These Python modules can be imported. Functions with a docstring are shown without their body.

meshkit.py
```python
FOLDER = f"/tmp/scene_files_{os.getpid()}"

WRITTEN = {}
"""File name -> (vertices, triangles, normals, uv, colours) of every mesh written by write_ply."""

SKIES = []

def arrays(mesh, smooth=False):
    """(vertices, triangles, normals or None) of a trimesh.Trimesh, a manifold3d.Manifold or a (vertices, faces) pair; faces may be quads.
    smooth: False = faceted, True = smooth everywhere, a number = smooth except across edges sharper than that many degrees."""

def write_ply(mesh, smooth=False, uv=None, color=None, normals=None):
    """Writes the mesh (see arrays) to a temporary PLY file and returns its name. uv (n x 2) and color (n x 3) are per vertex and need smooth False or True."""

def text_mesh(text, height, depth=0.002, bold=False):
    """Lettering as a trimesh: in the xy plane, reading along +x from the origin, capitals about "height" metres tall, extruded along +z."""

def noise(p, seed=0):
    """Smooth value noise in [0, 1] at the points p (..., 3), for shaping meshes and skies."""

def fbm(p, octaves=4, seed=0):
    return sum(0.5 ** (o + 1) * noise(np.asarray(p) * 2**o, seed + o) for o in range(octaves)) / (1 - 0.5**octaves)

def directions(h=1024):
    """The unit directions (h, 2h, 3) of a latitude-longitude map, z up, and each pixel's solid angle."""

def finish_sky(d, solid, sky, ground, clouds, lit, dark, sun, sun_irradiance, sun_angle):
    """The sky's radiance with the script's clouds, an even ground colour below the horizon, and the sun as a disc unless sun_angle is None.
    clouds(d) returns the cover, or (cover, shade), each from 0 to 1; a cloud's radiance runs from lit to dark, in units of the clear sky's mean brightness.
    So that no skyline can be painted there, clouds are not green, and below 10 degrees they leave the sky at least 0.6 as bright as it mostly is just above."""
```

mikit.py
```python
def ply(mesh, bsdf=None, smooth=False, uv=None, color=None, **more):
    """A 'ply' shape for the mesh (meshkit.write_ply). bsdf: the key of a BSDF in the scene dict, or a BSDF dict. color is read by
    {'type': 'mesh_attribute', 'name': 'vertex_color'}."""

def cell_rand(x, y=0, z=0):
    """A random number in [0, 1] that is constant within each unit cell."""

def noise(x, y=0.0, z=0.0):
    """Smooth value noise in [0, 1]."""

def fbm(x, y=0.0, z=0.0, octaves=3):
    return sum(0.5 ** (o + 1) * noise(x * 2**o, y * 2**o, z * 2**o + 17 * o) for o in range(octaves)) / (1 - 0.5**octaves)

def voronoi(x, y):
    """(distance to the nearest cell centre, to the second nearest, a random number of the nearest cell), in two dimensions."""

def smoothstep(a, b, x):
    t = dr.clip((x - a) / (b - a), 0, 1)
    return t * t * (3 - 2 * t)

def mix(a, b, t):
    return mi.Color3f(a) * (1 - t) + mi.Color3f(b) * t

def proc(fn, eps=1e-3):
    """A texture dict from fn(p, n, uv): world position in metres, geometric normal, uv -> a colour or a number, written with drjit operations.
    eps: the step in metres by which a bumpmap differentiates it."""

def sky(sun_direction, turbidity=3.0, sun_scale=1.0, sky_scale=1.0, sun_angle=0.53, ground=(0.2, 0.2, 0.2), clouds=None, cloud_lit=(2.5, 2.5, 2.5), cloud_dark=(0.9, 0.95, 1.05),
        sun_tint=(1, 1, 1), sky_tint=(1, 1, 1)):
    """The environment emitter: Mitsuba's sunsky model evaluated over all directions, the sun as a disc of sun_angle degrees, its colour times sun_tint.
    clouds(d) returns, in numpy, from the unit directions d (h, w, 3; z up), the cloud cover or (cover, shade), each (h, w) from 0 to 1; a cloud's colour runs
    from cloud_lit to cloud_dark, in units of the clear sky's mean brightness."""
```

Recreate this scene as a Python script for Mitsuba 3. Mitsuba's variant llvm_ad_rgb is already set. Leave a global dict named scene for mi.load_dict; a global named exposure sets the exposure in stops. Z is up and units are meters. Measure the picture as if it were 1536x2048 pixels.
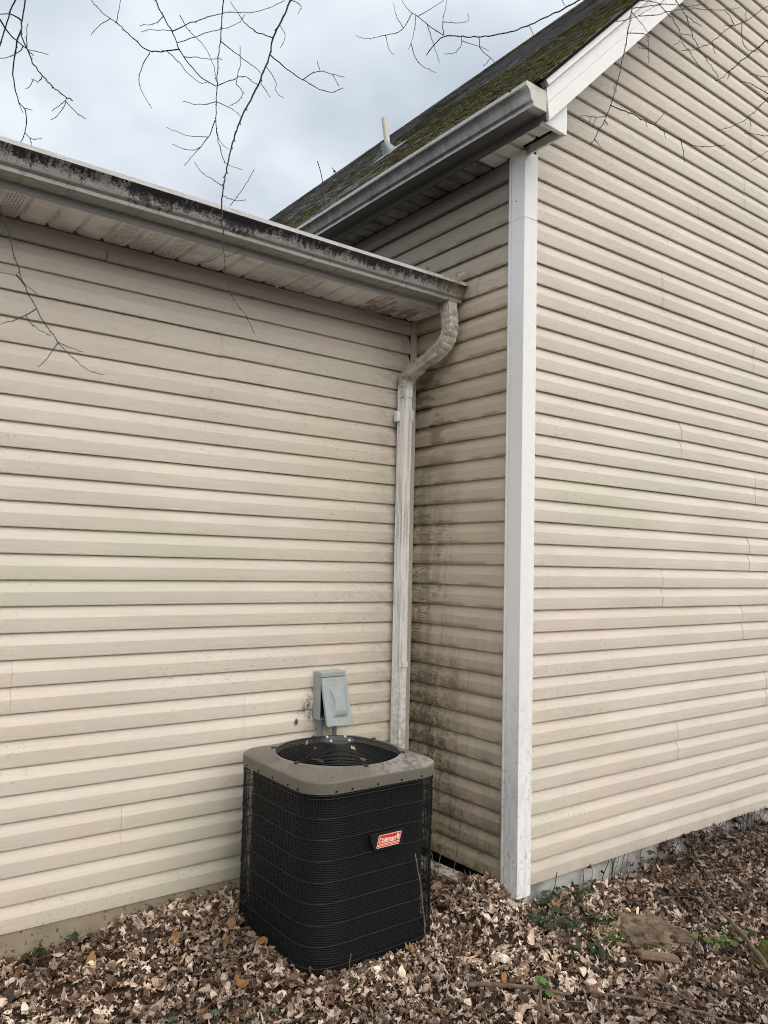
import math, random
import numpy as np
import trimesh
import drjit as dr
import mitsuba as mi
import mikit, meshkit
from mikit import noise, fbm, smoothstep, mix, cell_rand, ply, proc

T = mi.ScalarTransform4f
rng = np.random.default_rng(11)
random.seed(11)
scene, labels = {}, {}

# ------------------------------------------------------------------ camera, sky, exposure
EYE = np.array([-2.947, -3.663, 1.588])
FWD = np.array([0.598, 0.798, 0.066])
UP = np.array([-0.058, -0.039, 0.998])
scene['camera'] = {'type': 'perspective', 'fov': 52.10, 'fov_axis': 'x', 'near_clip': 0.05, 'far_clip': 500.0,
                   'to_world': T().look_at(origin=EYE.tolist(), target=(EYE + FWD).tolist(), up=UP.tolist())}


def clouds(d):
    q = d / np.maximum(d[..., 2:3] + 0.35, 0.1)
    a = meshkit.fbm(q * 2.6 + 3.0, 5, 4)
    b = meshkit.fbm(q * 1.1 + 9.0, 3, 8)
    return np.ones(d.shape[:2]), np.clip((a - 0.5) * 3.6 + (b - 0.5) * 2.0 + 0.38, 0, 1)


scene['sky'] = mikit.sky((-0.04, -0.80, 0.72), turbidity=4, sun_scale=0.30, sun_angle=70, clouds=clouds,
                         cloud_lit=(1.30, 1.39, 1.48), cloud_dark=(0.72, 0.83, 0.96), sun_tint=(0.94, 1.01, 1.14))
exposure = 2.80

# ------------------------------------------------------------------ helpers
D = 0.892           # depth of the wing's side wall
C = 0.1143          # exposure of one siding course
count = {}


def numbered(base):
    n = count.get(base, -1) + 1
    count[base] = n
    return base if n == 0 else f'{base}_{n:03d}'


def thing(name, label=None, cat=None, group=None, kind=None):
    key = numbered(name)
    tag(key, label, cat, group, kind)
    return key


def tag(key, label=None, cat=None, group=None, kind=None):
    e = labels.setdefault(key, {})
    for k, v in (('label', label), ('category', cat), ('group', group), ('kind', kind)):
        if v:
            e[k] = v
    return key


def obj(name, mesh, bsdf, parent=None, smooth=30, label=None, kind=None, color=None, **more):
    key = numbered(f'{parent}__{name}' if parent else name)
    scene[key] = ply(mesh, bsdf, smooth=smooth, color=color, **more) if not isinstance(mesh, dict) else {**mesh, **more}
    if label or kind:
        tag(key, label, None, None, kind)
    return key


def box(x0, x1, y0, y1, z0, z1, bevel=0.0):
    if bevel <= 0:
        return trimesh.creation.box(bounds=[[x0, y0, z0], [x1, y1, z1]])
    pts = []
    for x, sx in ((x0, 1), (x1, -1)):
        for y, sy in ((y0, 1), (y1, -1)):
            for z, sz in ((z0, 1), (z1, -1)):
                b = bevel
                pts += [(x + sx * b, y + sy * b, z), (x + sx * b, y, z + sz * b), (x, y + sy * b, z + sz * b)]
    return trimesh.convex.convex_hull(np.array(pts))


def cat(ms):
    ms = list(ms)
    return trimesh.util.concatenate(ms) if len(ms) > 1 else ms[0]


def frames(P, up=(0, 0, 1.0)):
    P = np.asarray(P, float)
    t = np.gradient(P, axis=0)
    t /= np.linalg.norm(t, axis=1, keepdims=True)
    n = np.array(up, float)
    if abs(n @ t[0]) > 0.95:
        n = np.array([1.0, 0.03, 0.02])
    N = []
    for k in range(len(P)):
        n = n - (n @ t[k]) * t[k]
        n /= np.linalg.norm(n)
        N.append(n)
    N = np.array(N)
    return P, t, N, np.cross(t, N)


def grid_faces(a, b, closed=True):
    i, j = np.meshgrid(np.arange(a - 1), np.arange(b if closed else b - 1), indexing='ij')
    k = (j + 1) % b
    q = np.stack([i * b + j, i * b + k, (i + 1) * b + k, (i + 1) * b + j], -1).reshape(-1, 4)
    return np.vstack([q[:, [0, 1, 2]], q[:, [0, 2, 3]]])


def sweep(P, section, up=(0, 0, 1.0), caps=True, scale=None):
    """section (k,2) closed loop in the (normal, binormal) frame, carried along P."""
    P, t, N, B = frames(P, up)
    s = np.asarray(section, float)
    sc = np.ones(len(P)) if scale is None else np.asarray(scale)
    V = (P[:, None] + (s[None, :, 0] * sc[:, None])[..., None] * N[:, None] + (s[None, :, 1] * sc[:, None])[..., None] * B[:, None])
    n, k = len(P), len(s)
    V = V.reshape(-1, 3)
    F = grid_faces(n, k)
    if caps:
        V = np.vstack([V, P[:1], P[-1:]])
        j = np.arange(k)
        F = np.vstack([F, np.c_[np.full(k, n * k), (j + 1) % k, j], np.c_[np.full(k, n * k + 1), (n - 1) * k + j, (n - 1) * k + (j + 1) % k]])
    return trimesh.Trimesh(V, F, process=False)


def circle(n):
    a = np.arange(n) * 2 * np.pi / n
    return np.c_[np.cos(a), np.sin(a)]


def tube(P, r, n=6):
    P = np.asarray(P, float)
    r = np.full(len(P), r) if np.isscalar(r) else np.asarray(r)
    return sweep(P, circle(n), scale=r)


def smooth_path(P, n=4):
    P = np.asarray(P, float)
    for _ in range(n):
        Q = np.empty((2 * len(P) - 2, 3))
        Q[0::2] = 0.75 * P[:-1] + 0.25 * P[1:]
        Q[1::2] = 0.25 * P[:-1] + 0.75 * P[1:]
        P = np.vstack([P[:1], Q, P[-1:]])
    return P


def extrude(profile, axis, a, b, stations=2, closed=True):
    """profile (k,2) in the plane across 'x' (y,z) or 'y' (x,z), from a to b, with capped ends."""
    from shapely.geometry import Polygon
    m = trimesh.creation.extrude_polygon(Polygon(profile), 1.0, engine='earcut')
    v = m.vertices.copy()
    u = a + v[:, 2] * (b - a)
    m.vertices = np.c_[u, v[:, 0], v[:, 1]] if axis == 'x' else np.c_[v[:, 0], u, v[:, 1]]
    return m


def sheet(profile, axis, us, wob=0.0, seed=0):
    """an open strip: profile (k,2) carried along the stations us (thin sheet metal, no caps)."""
    k, n = len(profile), len(us)
    pr = np.asarray(profile, float)
    V = np.zeros((n, k, 3))
    if axis == 'x':
        V[..., 0], V[..., 1], V[..., 2] = np.asarray(us)[:, None], pr[:, 0], pr[:, 1]
    else:
        V[..., 0], V[..., 1], V[..., 2] = pr[:, 0], np.asarray(us)[:, None], pr[:, 1]
    if wob:
        w = meshkit.noise(np.c_[np.asarray(us) * 1.3, np.full(n, seed * 3.1), np.zeros(n)]) - 0.5
        V[..., 2] += w[:, None] * wob
    return trimesh.Trimesh(V.reshape(-1, 3), grid_faces(n, k, False), process=False)


def blob(r, sub=3, amp=0.3, freq=3.0, seed=0, squash=(1, 1, 1)):
    m = trimesh.creation.icosphere(subdivisions=sub, radius=1.0)
    v = m.vertices
    k = 1 + amp * (meshkit.fbm(v * freq + 7.3 * seed, 4, seed) - 0.5) * 2
    m.vertices = v * k[:, None] * r * np.array(squash)
    return m


def moved(m, x=0, y=0, z=0, rx=0, ry=0, rz=0, s=1.0):
    m = m.copy()
    R = trimesh.transformations.euler_matrix(rx, ry, rz)
    R[:3, :3] *= s
    R[:3, 3] = (x, y, z)
    m.apply_transform(R)
    return m


# ------------------------------------------------------------------ materials
def principled(color, rough=0.5, spec=0.4, metal=0.0, **kw):
    c = proc(color) if callable(color) else {'type': 'rgb', 'value': list(color)}
    return {'type': 'twosided', 'bsdf': {'type': 'principled', 'base_color': c, 'roughness': rough, 'specular': spec, 'metallic': metal, **kw}}


def clamp(x):
    return dr.clip(x, 0.0, 1.0)


SIDING = (0.634, 0.588, 0.515)


def siding_base(u, z, seed):
    row = dr.floor(z / (2 * C))
    tone = 0.97 + 0.06 * cell_rand(row, seed, 3)
    grain = fbm(u * 7 + row * 13.1, z * 240 + seed, 0, 3)
    blot = fbm(u * 2.2 + seed, z * 5, 4, 3)
    c = mi.Color3f(*SIDING) * (tone * (0.90 + 0.13 * grain) * (0.93 + 0.14 * blot))
    alg = smoothstep(0.52, 0.74, fbm(u * 0.7 + 4 * seed, row * 0.83 + seed, 2, 3)) * smoothstep(0.35, 0.7, fbm(u * 1.7, z * 9, seed, 3))
    c = mix(c, mi.Color3f(0.53, 0.535, 0.42), 0.55 * alg)
    pk = smoothstep(0.50, 0.72, fbm(u * 0.9 + 9 * seed, row * 0.61 + 2 * seed, 6, 3))
    c = c * (1 - pk * mi.Color3f(-0.012, 0.022, 0.022))
    speck = smoothstep(0.72, 0.80, fbm(u * 90, z * 130, seed, 2)) * smoothstep(0.55, 0.75, fbm(u * 2.3, z * 3, seed + 2, 2))
    return c * (1 - 0.22 * speck)


def siding_long(p, n, uv):
    c = siding_base(p.x, p.z, 1.0)
    zz = p.z + 0.10 * fbm(p.x * 3, p.z * 30, 1, 3)
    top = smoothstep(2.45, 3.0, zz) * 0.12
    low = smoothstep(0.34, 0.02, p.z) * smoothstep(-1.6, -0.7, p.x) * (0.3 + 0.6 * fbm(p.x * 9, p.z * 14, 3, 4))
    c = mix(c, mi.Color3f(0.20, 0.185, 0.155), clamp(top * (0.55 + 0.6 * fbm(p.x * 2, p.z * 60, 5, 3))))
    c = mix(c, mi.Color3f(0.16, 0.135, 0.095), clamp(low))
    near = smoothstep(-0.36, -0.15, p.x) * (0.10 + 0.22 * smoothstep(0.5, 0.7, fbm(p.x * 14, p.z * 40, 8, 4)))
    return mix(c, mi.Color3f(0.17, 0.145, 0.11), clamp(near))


def siding_gable(p, n, uv):
    c = siding_base(p.x, p.z, 5.0)
    low = smoothstep(0.25, 0.0, p.z) * (0.05 + 0.3 * fbm(p.x * 9, p.z * 14, 3, 4))
    return mix(c, mi.Color3f(0.2, 0.17, 0.12), clamp(low))


def siding_stained(p, n, uv):
    t, z = -p.y, p.z
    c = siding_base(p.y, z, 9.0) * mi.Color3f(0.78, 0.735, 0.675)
    f1 = fbm(t * 9, z * 26, 1, 4)
    f2 = fbm(t * 3.1, z * 4.2, 6, 3)
    f3 = fbm(t * 26, z * 42, 3, 3)
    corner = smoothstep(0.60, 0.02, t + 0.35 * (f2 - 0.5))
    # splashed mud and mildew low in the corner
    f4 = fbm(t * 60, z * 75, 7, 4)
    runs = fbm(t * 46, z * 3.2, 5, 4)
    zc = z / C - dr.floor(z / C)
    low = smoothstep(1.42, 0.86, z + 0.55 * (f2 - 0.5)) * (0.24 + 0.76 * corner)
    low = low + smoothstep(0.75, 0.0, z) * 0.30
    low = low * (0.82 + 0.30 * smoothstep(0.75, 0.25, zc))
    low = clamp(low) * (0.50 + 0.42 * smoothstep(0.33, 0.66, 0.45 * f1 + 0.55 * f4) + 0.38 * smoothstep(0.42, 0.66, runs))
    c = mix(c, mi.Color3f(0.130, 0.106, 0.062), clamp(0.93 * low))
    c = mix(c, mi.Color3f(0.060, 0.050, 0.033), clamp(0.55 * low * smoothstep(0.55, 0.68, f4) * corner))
    pale = smoothstep(0.55, 0.64, fbm(t * 44, z * 60, 3, 4)) * smoothstep(1.25, 0.95, z) * smoothstep(0.42, 0.62, f2)
    c = mix(c, mi.Color3f(0.42, 0.37, 0.26), 0.55 * pale)
    # dark flecks following the wood grain
    band = smoothstep(0.55, 0.05, t) * smoothstep(2.35, 1.75, z) * smoothstep(0.6, 1.0, z)
    fl = smoothstep(0.53, 0.66, fbm(t * 30, z * 260, 2, 3)) * smoothstep(0.36, 0.58, fbm(t * 8, z * 16, 9, 4))
    c = mix(c, mi.Color3f(0.055, 0.045, 0.03), clamp(0.85 * fl * band))
    c = mix(c, mi.Color3f(0.20, 0.165, 0.11), clamp(0.55 * band * (0.35 + 0.9 * smoothstep(0.4, 0.65, runs))))
    # run-off under the elbow
    run = smoothstep(0.42, 0.08, dr.abs(t - 0.12 + 0.06 * f2)) * smoothstep(2.90, 2.65, z) * smoothstep(1.6, 2.5, z)
    c = mix(c, mi.Color3f(0.12, 0.085, 0.05), clamp(run * (0.25 + 0.5 * smoothstep(0.4, 0.62, f1))))
    # eave shade painted into the colour high up and along the top of the low roof
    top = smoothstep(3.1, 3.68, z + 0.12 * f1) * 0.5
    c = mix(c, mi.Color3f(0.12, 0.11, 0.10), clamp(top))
    edge = smoothstep(0.022, 0.006, z - dr.floor(z / C) * C) * 0.35 * smoothstep(0.35, 0.6, f1)
    return c * (1 - edge)


def white_vinyl(p, n, uv):
    f = fbm(p.x * 40 + p.y * 40, p.z * 9, 2, 4)
    g = fbm(p.x * 90 + p.y * 90, p.z * 50, 5, 3)
    low = smoothstep(1.6, -0.1, p.z)
    d = clamp(0.03 + 0.20 * low * smoothstep(0.42, 0.70, f) + 0.35 * low * smoothstep(0.62, 0.72, g))
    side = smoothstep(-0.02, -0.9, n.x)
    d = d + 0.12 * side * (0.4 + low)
    return mix(mi.Color3f(0.84, 0.85, 0.87), mi.Color3f(0.33, 0.315, 0.28), clamp(d))


def soffit_white(p, n, uv):
    f = fbm(p.x * 6, p.y * 9, p.z * 6, 4)
    return mix(mi.Color3f(0.80, 0.80, 0.81), mi.Color3f(0.48, 0.475, 0.46), clamp(0.10 + 0.8 * smoothstep(0.35, 0.75, f)))


def soffit_shaded(p, n, uv):  # shade under the upper eave painted into the soffit colour
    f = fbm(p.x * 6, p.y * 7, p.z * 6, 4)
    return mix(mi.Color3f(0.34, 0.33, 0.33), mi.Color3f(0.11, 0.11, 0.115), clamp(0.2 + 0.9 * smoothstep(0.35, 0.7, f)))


def soffit_vent(p, n, uv):
    c = soffit_white(p, n, uv)
    rust = smoothstep(-0.56, -0.40, p.x) * smoothstep(0.30, 0.56, fbm(p.x * 12, p.y * 9, 3, 4))
    c = mix(c, mi.Color3f(0.20, 0.125, 0.065), clamp(0.55 * rust * (0.4 + 0.9 * smoothstep(0.4, 0.6, fbm(p.x * 40, p.y * 14, 6, 3)))))
    a = p.x / 0.0125
    row = dr.floor(a)
    b = p.y / 0.018 + 0.5 * row
    inx, iny = a - row, b - dr.floor(b)
    q = (p.x + 0.444) / 0.12
    q = q - dr.floor(q)
    hole = smoothstep(0.30, 0.38, inx) * smoothstep(0.72, 0.64, inx) * smoothstep(0.22, 0.28, iny) * smoothstep(0.80, 0.74, iny)
    hole = hole * smoothstep(0.17, 0.19, q) * smoothstep(0.83, 0.81, q)
    return mix(c, mi.Color3f(0.02, 0.02, 0.02), clamp(1.0 * hole))


def gutter_long(p, n, uv):
    h = (p.z - 3.065) / 0.10
    base = mix(mi.Color3f(0.36, 0.36, 0.355), mi.Color3f(0.22, 0.215, 0.20), clamp(fbm(p.x * 31, p.z * 60 + p.x * 7, p.y * 40, 4)))
    s = fbm(p.x * 75, h * 5, 3, 4)
    s2 = fbm(p.x * 5, 2, 8, 3)
    s3 = fbm(p.x * 220, h * 24, 5, 3)
    edge = 0.55 - 0.85 * (s - 0.5) - 0.75 * (s2 - 0.5) - 0.40 * (s3 - 0.5)
    dark = smoothstep(edge - 0.22, edge + 0.22, h) * smoothstep(0.87, 0.83, h)
    sp = smoothstep(0.58, 0.68, s3) * smoothstep(0.10, 0.55, h) * smoothstep(0.86, 0.82, h)
    c = mix(base, mi.Color3f(0.014, 0.014, 0.019), clamp(0.93 * dark + 0.6 * sp))
    lip = smoothstep(0.845, 0.86, h)
    c = mix(c, mi.Color3f(0.56, 0.56, 0.57) * (0.75 + 0.35 * fbm(p.x * 20, p.z * 60, 3, 3)), lip)
    drip = smoothstep(0.56, 0.70, fbm(p.x * 61, p.z * 9, 2, 4)) * smoothstep(0.26, 0.1, h) * 0.6
    c = mix(c, mi.Color3f(0.06, 0.055, 0.05), clamp(drip * smoothstep(0.4, 0.6, fbm(p.x * 120, p.z * 90, 1, 3))))
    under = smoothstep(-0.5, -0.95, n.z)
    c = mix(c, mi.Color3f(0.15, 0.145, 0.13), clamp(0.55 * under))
    end = smoothstep(-0.45, -0.03, p.x)
    return mix(c, mi.Color3f(0.20, 0.175, 0.115), clamp(end * 0.65 * smoothstep(0.38, 0.6, fbm(p.x * 22, p.z * 40, 7, 4))))


def gutter_side(p, n, uv):
    f = fbm(p.y * 5, p.z * 22, p.x * 12, 4)
    h = (p.z - 3.782) / 0.10
    face = smoothstep(0.84, 0.80, h) * smoothstep(0.02, 0.10, h) * smoothstep(-1.14, -1.05, p.y)
    c = mix(mi.Color3f(0.58, 0.59, 0.60), mi.Color3f(0.40, 0.40, 0.40), clamp(f))
    far = smoothstep(-1.2, 0.6, p.y)
    s = fbm(p.y * 40, p.z * 14, 4, 4)
    face_tone = clamp(face * (0.42 + 0.25 * far + 0.5 * (s - 0.5)) * smoothstep(0.05, 0.75, h + 0.25 + 0.5 * (s - 0.5)))  # darker up the face and towards the far end
    c = mix(c, mi.Color3f(0.06, 0.06, 0.065), face_tone)
    under = smoothstep(-0.5, -0.95, n.z) * smoothstep(-1.16, -1.12, p.y)  # underside blackened in colour to carry the eave shade
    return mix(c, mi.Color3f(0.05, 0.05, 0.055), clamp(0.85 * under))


def fascia_shaded(p, n, uv):  # white fascia coloured dark to stand for shade below the gutter
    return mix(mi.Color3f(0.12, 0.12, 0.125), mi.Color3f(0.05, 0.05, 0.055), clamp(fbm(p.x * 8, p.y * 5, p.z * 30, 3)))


def fascia_long(p, n, uv):
    return mix(mi.Color3f(0.50, 0.50, 0.50), mi.Color3f(0.30, 0.30, 0.30), clamp(fbm(p.x * 5, p.y * 5, p.z * 40, 3)))


def downspout_col(p, n, uv):
    f = fbm(p.x * 120 + p.y * 90, p.z * 5, 2, 4)
    g = fbm(p.x * 60, p.y * 60, p.z * 55, 4)
    c = mix(mi.Color3f(0.80, 0.80, 0.79), mi.Color3f(0.38, 0.37, 0.33), clamp(0.06 + 0.65 * smoothstep(0.40, 0.75, f)))
    elbow = smoothstep(2.60, 2.66, p.z)
    c = mix(c, mi.Color3f(0.50, 0.485, 0.40), clamp(0.8 * elbow))
    g2 = fbm(p.x * 25, p.y * 25, p.z * 25, 4)
    c = mix(c, mi.Color3f(0.13, 0.115, 0.065), clamp(elbow * (0.50 * smoothstep(0.42, 0.75, g2) + 0.15 * smoothstep(0.5, 0.68, g))))
    low = smoothstep(1.3, 0.3, p.z) * 0.5 * smoothstep(0.42, 0.62, g)
    return mix(c, mi.Color3f(0.22, 0.21, 0.18), clamp(low))


def drain_col(p, n, uv):
    g = fbm(p.x * 45, p.y * 45, p.z * 45, 4)
    return mix(mi.Color3f(0.50, 0.48, 0.42), mi.Color3f(0.11, 0.09, 0.06), smoothstep(0.40, 0.62, g))


def shingle_col(p, n, uv):
    s = (p.x + 0.2 + p.z - 3.95) * 0.7071
    f = fbm(p.y * 1.5, s * 2.5, 2, 4)
    g = fbm(p.y * 16, s * 22, 7, 4)
    fine = noise(p.y * 160, s * 160, 2)
    c = mix(mi.Color3f(0.27, 0.27, 0.285), mi.Color3f(0.11, 0.11, 0.115), g) * (0.8 + 0.4 * fine)
    m = 0.88 * smoothstep(0.34, 0.68, f + 0.42 * (g - 0.5) + 0.26 * smoothstep(3.4, 0.2, s) + 0.18 * smoothstep(1.0, -1.2, p.y) - 0.06)
    moss = mix(mi.Color3f(0.110, 0.116, 0.038), mi.Color3f(0.054, 0.032, 0.018), fbm(p.y * 40, s * 55, 4, 3))
    return mix(c, moss, clamp(m))


def moss_col(p, n, uv):
    return mix(mi.Color3f(0.100, 0.094, 0.028), mi.Color3f(0.044, 0.037, 0.018), fbm(p.x * 30, p.y * 30, p.z * 30, 3))


def concrete_col(p, n, uv):
    f = fbm(p.x * 14, p.z * 14, p.y * 14, 4)
    pit = smoothstep(0.62, 0.72, fbm(p.x * 90, p.z * 90, p.y * 90, 3))
    c = mix(mi.Color3f(0.34, 0.29, 0.22), mi.Color3f(0.21, 0.175, 0.13), f)
    return c * (1 - 0.7 * pit)


def concrete_pale(p, n, uv):
    f = fbm(p.x * 7, p.z * 11, p.y * 7, 4)
    c = mix(mi.Color3f(0.40, 0.405, 0.40), mi.Color3f(0.17, 0.168, 0.16), smoothstep(0.3, 0.75, f))
    return c * (1 - 0.6 * smoothstep(-0.06, -0.16, p.z))


def soil_col(p, n, uv):
    return mix(mi.Color3f(0.055, 0.038, 0.026), mi.Color3f(0.022, 0.016, 0.012), fbm(p.x * 20, p.y * 20, 1, 4))


def lid_col(p, n, uv):
    f = fbm(p.x * 7, p.y * 7, p.z * 9, 4)
    g = fbm(p.x * 55, p.y * 55, p.z * 20, 3)
    c = mi.Color3f(0.130, 0.118, 0.100) * (0.82 + 0.3 * f)
    up = smoothstep(0.3, 0.9, n.z)
    c = mix(c, mi.Color3f(0.22, 0.205, 0.185), clamp(up * (0.25 + 0.6 * smoothstep(0.45, 0.72, f))))
    sp = smoothstep(0.68, 0.76, noise(p.x * 130, p.y * 130, p.z * 60))
    scuff = up * smoothstep(-0.66, -0.80, p.y) * smoothstep(-0.92, -0.72, p.x) * smoothstep(0.42, 0.55, g)
    c = mix(c, mi.Color3f(0.36, 0.36, 0.36), clamp(0.45 * scuff))
    return c * (1 - 0.20 * sp * up)


def rock_col(p, n, uv):
    f = fbm(p.x * 16, p.y * 16, p.z * 16, 4)
    strat = fbm(p.x * 6 + p.y * 4, p.z * 60, 3, 3)
    c = mix(mi.Color3f(0.215, 0.165, 0.12), mi.Color3f(0.070, 0.046, 0.034), smoothstep(0.25, 0.75, f))
    c = mix(c, mi.Color3f(0.24, 0.185, 0.13), clamp(smoothstep(0.55, 0.75, strat) * 0.5))
    return mix(c, mi.Color3f(0.09, 0.10, 0.03), clamp(0.28 * smoothstep(0.55, 0.7, fbm(p.x * 9, p.y * 9, 5, 3))))


def mossrock_col(p, n, uv):
    f = fbm(p.x * 14, p.y * 14, p.z * 14, 4)
    return mix(mi.Color3f(0.12, 0.08, 0.05), mi.Color3f(0.07, 0.095, 0.02), smoothstep(0.42, 0.58, f))


def bark_col(p, n, uv):
    return mix(mi.Color3f(0.20, 0.15, 0.115), mi.Color3f(0.07, 0.05, 0.038), fbm(p.x * 60, p.y * 60, p.z * 60, 3))


def brick_col(p, n, uv):
    return mix(mi.Color3f(0.24, 0.16, 0.12), mi.Color3f(0.12, 0.085, 0.065), fbm(p.x * 50, p.y * 50, p.z * 50, 4))


def badge_grey(p, n, uv):
    return mi.Color3f(0.33, 0.375, 0.385) * (0.9 + 0.16 * fbm(p.x * 20, p.y * 20, p.z * 20, 3))


scene.update({
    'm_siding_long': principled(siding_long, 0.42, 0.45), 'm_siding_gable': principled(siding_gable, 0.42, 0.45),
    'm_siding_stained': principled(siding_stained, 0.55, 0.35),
    'm_white': principled(white_vinyl, 0.4, 0.45), 'm_soffit': principled(soffit_white, 0.5), 'm_soffit_shaded': principled(soffit_shaded, 0.6),
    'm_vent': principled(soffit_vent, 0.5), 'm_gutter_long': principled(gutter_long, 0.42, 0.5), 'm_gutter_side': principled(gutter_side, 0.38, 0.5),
    'm_fascia_shaded': principled(fascia_shaded, 0.5), 'm_fascia_long': principled(fascia_long, 0.45), 'm_frieze': principled((0.50, 0.475, 0.43), 0.45), 'm_frieze_dark': principled((0.17, 0.155, 0.14), 0.5),  # upper fascia and dark frieze carry painted eave shade
    'm_downspout': principled(downspout_col, 0.42, 0.5), 'm_drain': principled(drain_col, 0.55),
    'm_shingle': principled(shingle_col, 0.75, 0.4), 'm_moss': principled(moss_col, 1.0, 0.1),
    'm_concrete': principled(concrete_col, 0.9, 0.2), 'm_concrete_pale': principled(concrete_pale, 0.85, 0.2), 'm_soil': principled(soil_col, 1.0, 0.1),
    'm_lid': principled(lid_col, 0.5, 0.4), 'm_black': principled((0.010, 0.011, 0.012), 0.45, 0.4), 'm_coil': principled((0.006, 0.007, 0.008), 0.6, 0.3),
    'm_black_gloss': principled((0.014, 0.015, 0.018), 0.3, 0.6), 'm_dark': principled((0.012, 0.011, 0.01), 0.9, 0.1),
    'm_steel': principled((0.72, 0.72, 0.72), 0.25, 0.5, 1.0), 'm_blade': principled((0.42, 0.44, 0.47), 0.35, 0.5, 0.8),
    'm_red': principled((0.56, 0.045, 0.02), 0.35), 'm_badge_white': principled((0.80, 0.74, 0.66), 0.4),
    'm_grey_box': principled(badge_grey, 0.42, 0.45), 'm_grey_pipe': principled((0.20, 0.22, 0.235), 0.5),
    'm_flashing': principled((0.24, 0.27, 0.29), 0.45, 0.5, 0.3), 'm_pvc': principled((0.62, 0.60, 0.56), 0.5),
    'm_rock': principled(rock_col, 0.9, 0.2), 'm_mossrock': principled(mossrock_col, 0.95, 0.1), 'm_bark': principled(bark_col, 0.85, 0.2),
    'm_twig': principled((0.040, 0.034, 0.036), 0.7, 0.3), 'm_brick': principled(brick_col, 0.95, 0.1),
    'm_leaf': {'type': 'twosided', 'bsdf': {'type': 'principled', 'base_color': {'type': 'mesh_attribute', 'name': 'vertex_color'}, 'roughness': 0.65, 'specular': 0.3}},
    'm_ivy': principled((0.026, 0.042, 0.016), 0.5, 0.3), 'm_ivy_pale': principled((0.055, 0.085, 0.045), 0.45, 0.4), 'm_weed': principled((0.085, 0.15, 0.04), 0.55, 0.3),
    'm_grass': principled((0.12, 0.17, 0.05), 0.6, 0.3),
})

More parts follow.
